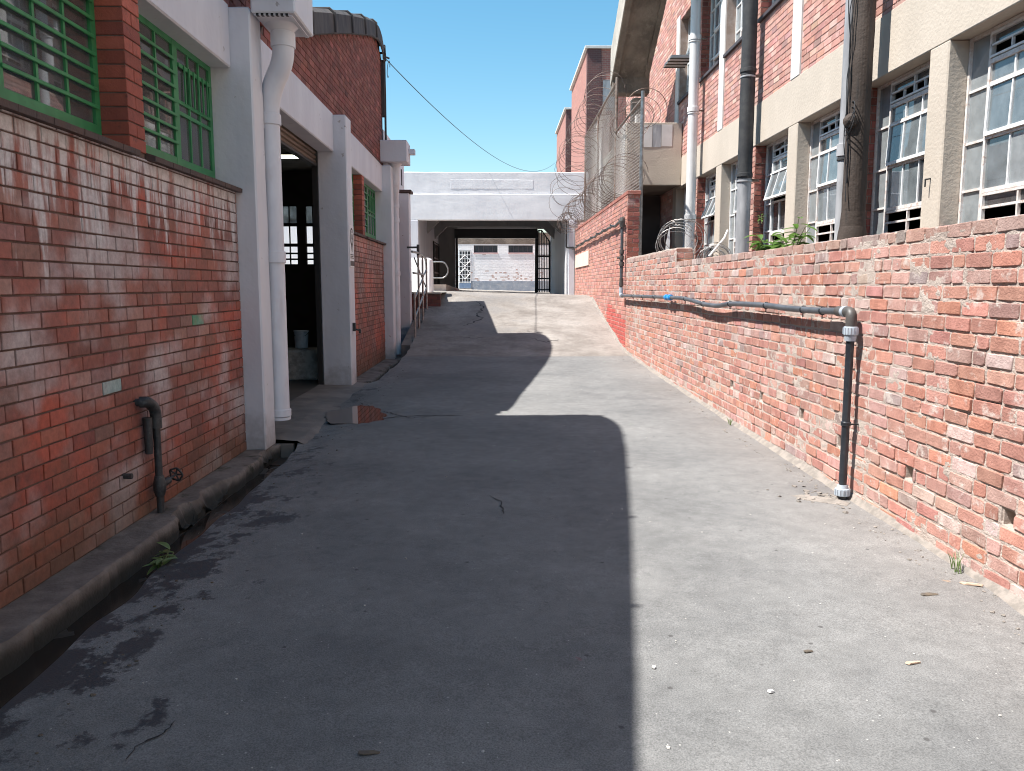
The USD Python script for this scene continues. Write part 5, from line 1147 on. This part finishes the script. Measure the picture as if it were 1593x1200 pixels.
put(wp, 'upper_run', tube(np.stack([np.full_like(y, 2.46), y, z], 1), .030, 10), 'fitting_dark', smooth=50)
put(wp, 'upper_run_cable', tube(np.stack([2.44+.03*np.sin(y*5), y, z+.02+.02*np.cos(y*5)], 1), .011, 6), 'cable_black')

# ------------------------------------------------------------------ railing, parapet and little walls at the head of the ramp
rl = thing('ramp_railing', 'grey steel pipe railing with diagonal braces along the left edge of the ramp', 'railing')
rx = -1.78
def rz(y): return float(road_z(np.array(rx), np.array(float(y))))
for y in (17.1, 18.0, 19.0, 20.0): put(rl, 'post', tube([(rx, y, rz(y)-.3), (rx, y, 2.27 if y > 17.5 else 1.45)], .024, 10), 'grey_steel', smooth=50)
put(rl, 'top_rail', tube(bend([(rx-.02, 16.9, 2.30), (rx, 18.0, 2.32), (rx, 19.6, 2.28), (rx, 20.0, 2.15), (rx, 20.02, 1.9)], .3, 6), .026, 10), 'grey_steel', smooth=50)
put(rl, 'level_rail', tube([(rx, 16.9, 1.86), (rx, 19.0, 1.86)], .022, 10), 'grey_steel', smooth=50)
put(rl, 'slope_rail', tube([(rx+.002, 17.1, rz(17.1)+.42), (rx+.002, 20.0, rz(20)+.55)], .022, 10), 'grey_steel', smooth=50)
put(rl, 'brace', tube([(rx-.004, 17.1, 1.30), (rx-.004, 20.0, 2.0)], .018, 8), 'grey_steel', smooth=50)
put(rl, 'brace', tube([(rx-.004, 17.2, 2.18), (rx-.004, 20.0, 1.52)], .016, 8), 'grey_steel', smooth=50)
put(rl, 'bracket', [box(rx-.25, rx+.01, 18.0, 18.03, 2.42, 2.46), cyl((rx, 18.0, 2.27), (rx, 18.0, 2.50), .03, 8)], 'iron_black')
wpr = thing('white_parapet', 'short rounded white parapet in full sun behind the ramp railing', 'parapet')
pm = m3.Manifold.batch_hull([m3.Manifold.sphere(.10, 24).translate(p) for p in [(x, y, z) for x in (-3.6, -1.84) for (y, z) in ((20.9, 1.2), (21.7, 1.2), (21.25, 2.22), (21.6, 2.22))]])
put(wpr, 'body', pm, 'white_plastic', smooth=40)
rw = thing('retaining_wall', 'low dark red brick retaining wall at the head of the ramp, left side', 'wall')
put(rw, 'core', box(-2.6, -1.46, 20.27, 20.5, .0, 1.385), 'mortar_dark')
R = lay(-2.6, -1.45, .3, 1.36, seed=61); W, F = brick_mesh(R, facing_my(20.26), cham=.004, rough=.0008); put_bricks(rw, W, F, shades(len(R), [(.20, .07, .055), (.17, .06, .05)], [1, 1], 2), 'brick_plain', named=0)
put(rw, 'cap', box(-2.6, -1.44, 20.25, 20.6, 1.386, 1.41, .006), 'pale_concrete')
_y = np.linspace(16.6, 20.27, 24); put('/World', 'ramp_side', prism([(16.6, -.3)] + [(y, float(ZR(y))-.035) for y in _y] + [(20.27, -.3)], 0, -2.02, -1.815), 'ramp_edge', kind='structure')
lr = thing('loop_rail', 'galvanised D shaped loop rail beside the passage door at the gateway', 'railing')
put(lr, 'loop', tube(bend([(-2.4, 24.6, 2.32), (-1.62, 24.6, 2.32), (-1.50, 24.6, 2.05), (-1.62, 24.6, 1.83), (-2.4, 24.6, 1.83)], .2, 6), .022, 10), 'grey_steel', smooth=50)
put(lr, 'post', tube([(-2.1, 24.6, 1.35), (-2.1, 24.6, 2.32)], .02, 8), 'grey_steel', smooth=50)

# overhead cable from the gable to the far tower
ca, cb = np.array([-2.30, 17.0, 6.20]), np.array([4.1, 58.6, 10.35])
t = np.linspace(0, 1, 60); P = ca + (cb-ca)*t[:, None]; P[:, 2] -= 4*1.3*t*(1-t)
oc = thing('overhead_cable', 'thin black cable sagging across the sky from the gable to the far tower', 'cable')
put(oc, 'wire', tube(P, .009, 6), 'cable_black')
put(oc, 'insulator', [box(-2.33, -2.27, 16.85, 16.93, 6.15, 6.42, .006), cyl((-2.30, 16.9, 6.2), (-2.22, 17.02, 6.2), .02, 8), cyl((-2.36, 16.72, 6.22), (-2.25, 16.72, 6.22), .02, 8)], 'iron_black')
put(oc, 'slack_loop', tube([(-2.25+.02*math.sin(a), 17.15+.16*math.cos(a), 6.02+.16*math.sin(a)) for a in np.linspace(.5, 5.6, 20)], .007, 6), 'cable_black')
put(oc, 'wall_lead', tube([(WX-.02, 16.7, 6.2), (WX-.02, 16.7, 4.02), (WX+.01, 16.3, 3.98), (WX+.01, 15.2, 4.0), (WX+.012, 14.3, 4.02)], .007, 6), 'cable_black')

# ------------------------------------------------------------------ plants and small things
def leaf(c, yaw, pitch, L, Wd, g):
    n = 7; s = np.linspace(0, 1, n); w = Wd*np.sin(np.pi*np.clip(s*.93+.05, 0, 1))**.8; dr = -.35*s**2*L
    V = []
    for i in range(n): V += [(-w[i]/2, s[i]*L, dr[i]+w[i]*.18), (0, s[i]*L, dr[i]), (w[i]/2, s[i]*L, dr[i]+w[i]*.18)]
    f = []
    for i in range(n-1):
        for j in (0, 1): a = i*3+j; f.append([a, a+1, a+4, a+3])
    v = np.array(V) @ trimesh.transformations.euler_matrix(pitch, 0, 0)[:3, :3].T @ trimesh.transformations.euler_matrix(0, 0, yaw)[:3, :3].T + c
    f = np.array(f); return trimesh.Trimesh(v, np.vstack([f[:, [0, 1, 2]], f[:, [0, 2, 3]]]), process=False)
def plant(name, label, base, n_stems, height, spread, leaves, L, seed, material='leaf_green'):
    g = random.Random(seed); t = thing(name, label, 'plant'); b = np.array(base, float)
    for k in range(n_stems):
        a = g.random()*6.28; r = spread*g.uniform(.3, 1); h = height*g.uniform(.6, 1)
        P = bend([b + [g.uniform(-.03, .03), g.uniform(-.05, .05), 0], b + [r*.35*math.cos(a)*.6, r*.4*math.sin(a), h*.6], b + [r*math.cos(a)*.6, r*math.sin(a), h]], .1, 5)
        put(t, 'stem', tube(P, np.linspace(.007, .003, len(P)), 6), 'stem_green')
        for q in range(leaves):
            u = .35 + .65*(q+1)/leaves; p = P[min(len(P)-1, int(u*(len(P)-1)))]
            put(t, 'leaf', leaf(p, g.random()*6.28, g.uniform(-.2, .7), L*g.uniform(.65, 1.1), L*.40*g.uniform(.8, 1.1), g), material)
plant('leafy_plant', 'green leafy plant growing behind the low wall below the dark downpipe', (2.95, 8.75, 1.80), 9, .34, .42, 8, .17, 4)
plant('leafy_plant', 'taller green shoot in front of the window behind the low wall', (2.95, 8.05, 1.80), 4, .45, .26, 8, .15, 6)
plant('wall_sprig', 'tiny sprig growing from the brick pier beside the dark downpipe', (4.08, 12.55, 2.55), 3, .14, .10, 5, .07, 7)
plant('gutter_weed', 'small weed growing in the wet gutter by the kerb', (-1.90, 4.35, -.05), 5, .16, .16, 4, .10, 8, 'leaf_pale')
def grass(name, label, c, n, h, seed):
    g = random.Random(seed); t = thing(name, label, 'weed')
    for k in range(n):
        a = g.random()*6.28; r = g.uniform(.2, .8)*h; p = np.array(c)+[g.uniform(-.015, .01), g.uniform(-.05, .05), 0]
        put(t, 'blade', tube([p, p+[r*.3*math.cos(a), r*.3*math.sin(a), h*.6], p+[r*math.cos(a)*.7, r*math.sin(a), h]], [.003, .0025, .0008], 4), 'leaf_pale')
grass('grass_tuft', 'sparse grass tuft at the foot of the low wall near the viewer', (2.47, 4.12, float(road_z(np.array(2.47), np.array(4.12)))), 9, .10, 1)
grass('grass_tuft', 'small green tuft at the wall foot halfway to the ramp', (2.47, 8.35, float(road_z(np.array(2.47), np.array(8.35)))), 9, .07, 2)
def flake(name, label, cat, px, py, L, Wd, th, yaw, material):
    p = on_road(px, py); z = float(road_z(p[0], p[1])); g = np.random.default_rng(int(px))
    pts = np.array([[-.5, -.3, 0], [-.3, -.5, 0], [.45, -.25, 0], [.5, .1, 0], [.1, .45, 0], [-.45, .3, 0]])*[L, Wd, 1]; pts = np.vstack([pts, pts*[.9, .9, 1]+[0, 0, th]]) + g.normal(0, .05, (12, 3))*[L, Wd, th*.3]
    m = hull(pts); m.apply_transform(trimesh.transformations.euler_matrix(g.normal(0, .06), g.normal(0, .06), yaw)); m.apply_translation([p[0], p[1], z+.003])
    put('/World', name, m, material, label=label, category=cat)
flake('wood_chip', 'pale wood splinter on the sunlit road, right of the shadow', 'wood chip', 1420, 1034, .075, .022, .006, .2, 'splinter')
flake('wood_chip', 'pale wood splinter at the foot of the low wall', 'wood chip', 1512, 911, .11, .03, .008, -.6, 'splinter')
flake('dead_leaf', 'dark dead leaf on the road close to the low wall', 'leaf', 1446, 925, .09, .03, .004, .1, 'dead_leaf')
flake('dead_leaf', 'small dark leaf lying in the middle of the sunlit road', 'leaf', 1257, 1016, .045, .02, .004, .3, 'dead_leaf')
flake('plaster_crumb', 'white plaster crumb on the sunlit road near the shadow edge', 'crumb', 1199, 1079, .022, .020, .008, .3, 'white_strip')
flake('plaster_crumb', 'greyish white crumb on the road nearest the shadow edge', 'crumb', 1017, 1041, .018, .018, .006, .9, 'white_strip')
flake('dead_leaf', 'dark leaf scrap on the shaded road at the bottom', 'leaf', 574, 1174, .075, .025, .004, .1, 'dead_leaf')
# rubble round the foot of the water pipe
g = np.random.default_rng(17); V = []
for k in range(70):
    x = 2.42 - abs(g.normal(0, .16)); y = 5.50 + g.normal(0, .16) + (2.42-x)*.5; s = g.uniform(.004, .02); m = trimesh.creation.icosphere(0); m.apply_scale([s*1.3, s, s*.6]); m.vertices += g.normal(0, s*.2, m.vertices.shape); m.apply_translation([x, y, float(road_z(np.array(x), np.array(y)))+s*.2]); V.append(m)
put('/World', 'rubble', trimesh.util.concatenate(V), 'rubble', kind='stuff')
zc = float(road_z(np.array(2.25), np.array(5.5)))
put('/World', 'broken_cement', roughen(hull([(2.20, 5.62, zc), (2.10, 5.60, zc), (2.16, 5.48, zc), (2.40, 5.32, zc), (2.47, 5.40, zc), (2.22, 5.54, zc+.016), (2.38, 5.42, zc+.02), (2.3, 5.5, zc-.06)]), .018, .010, 26), 'rubble', label='broken patch of pale cement at the foot of the water pipe', category='cement patch')
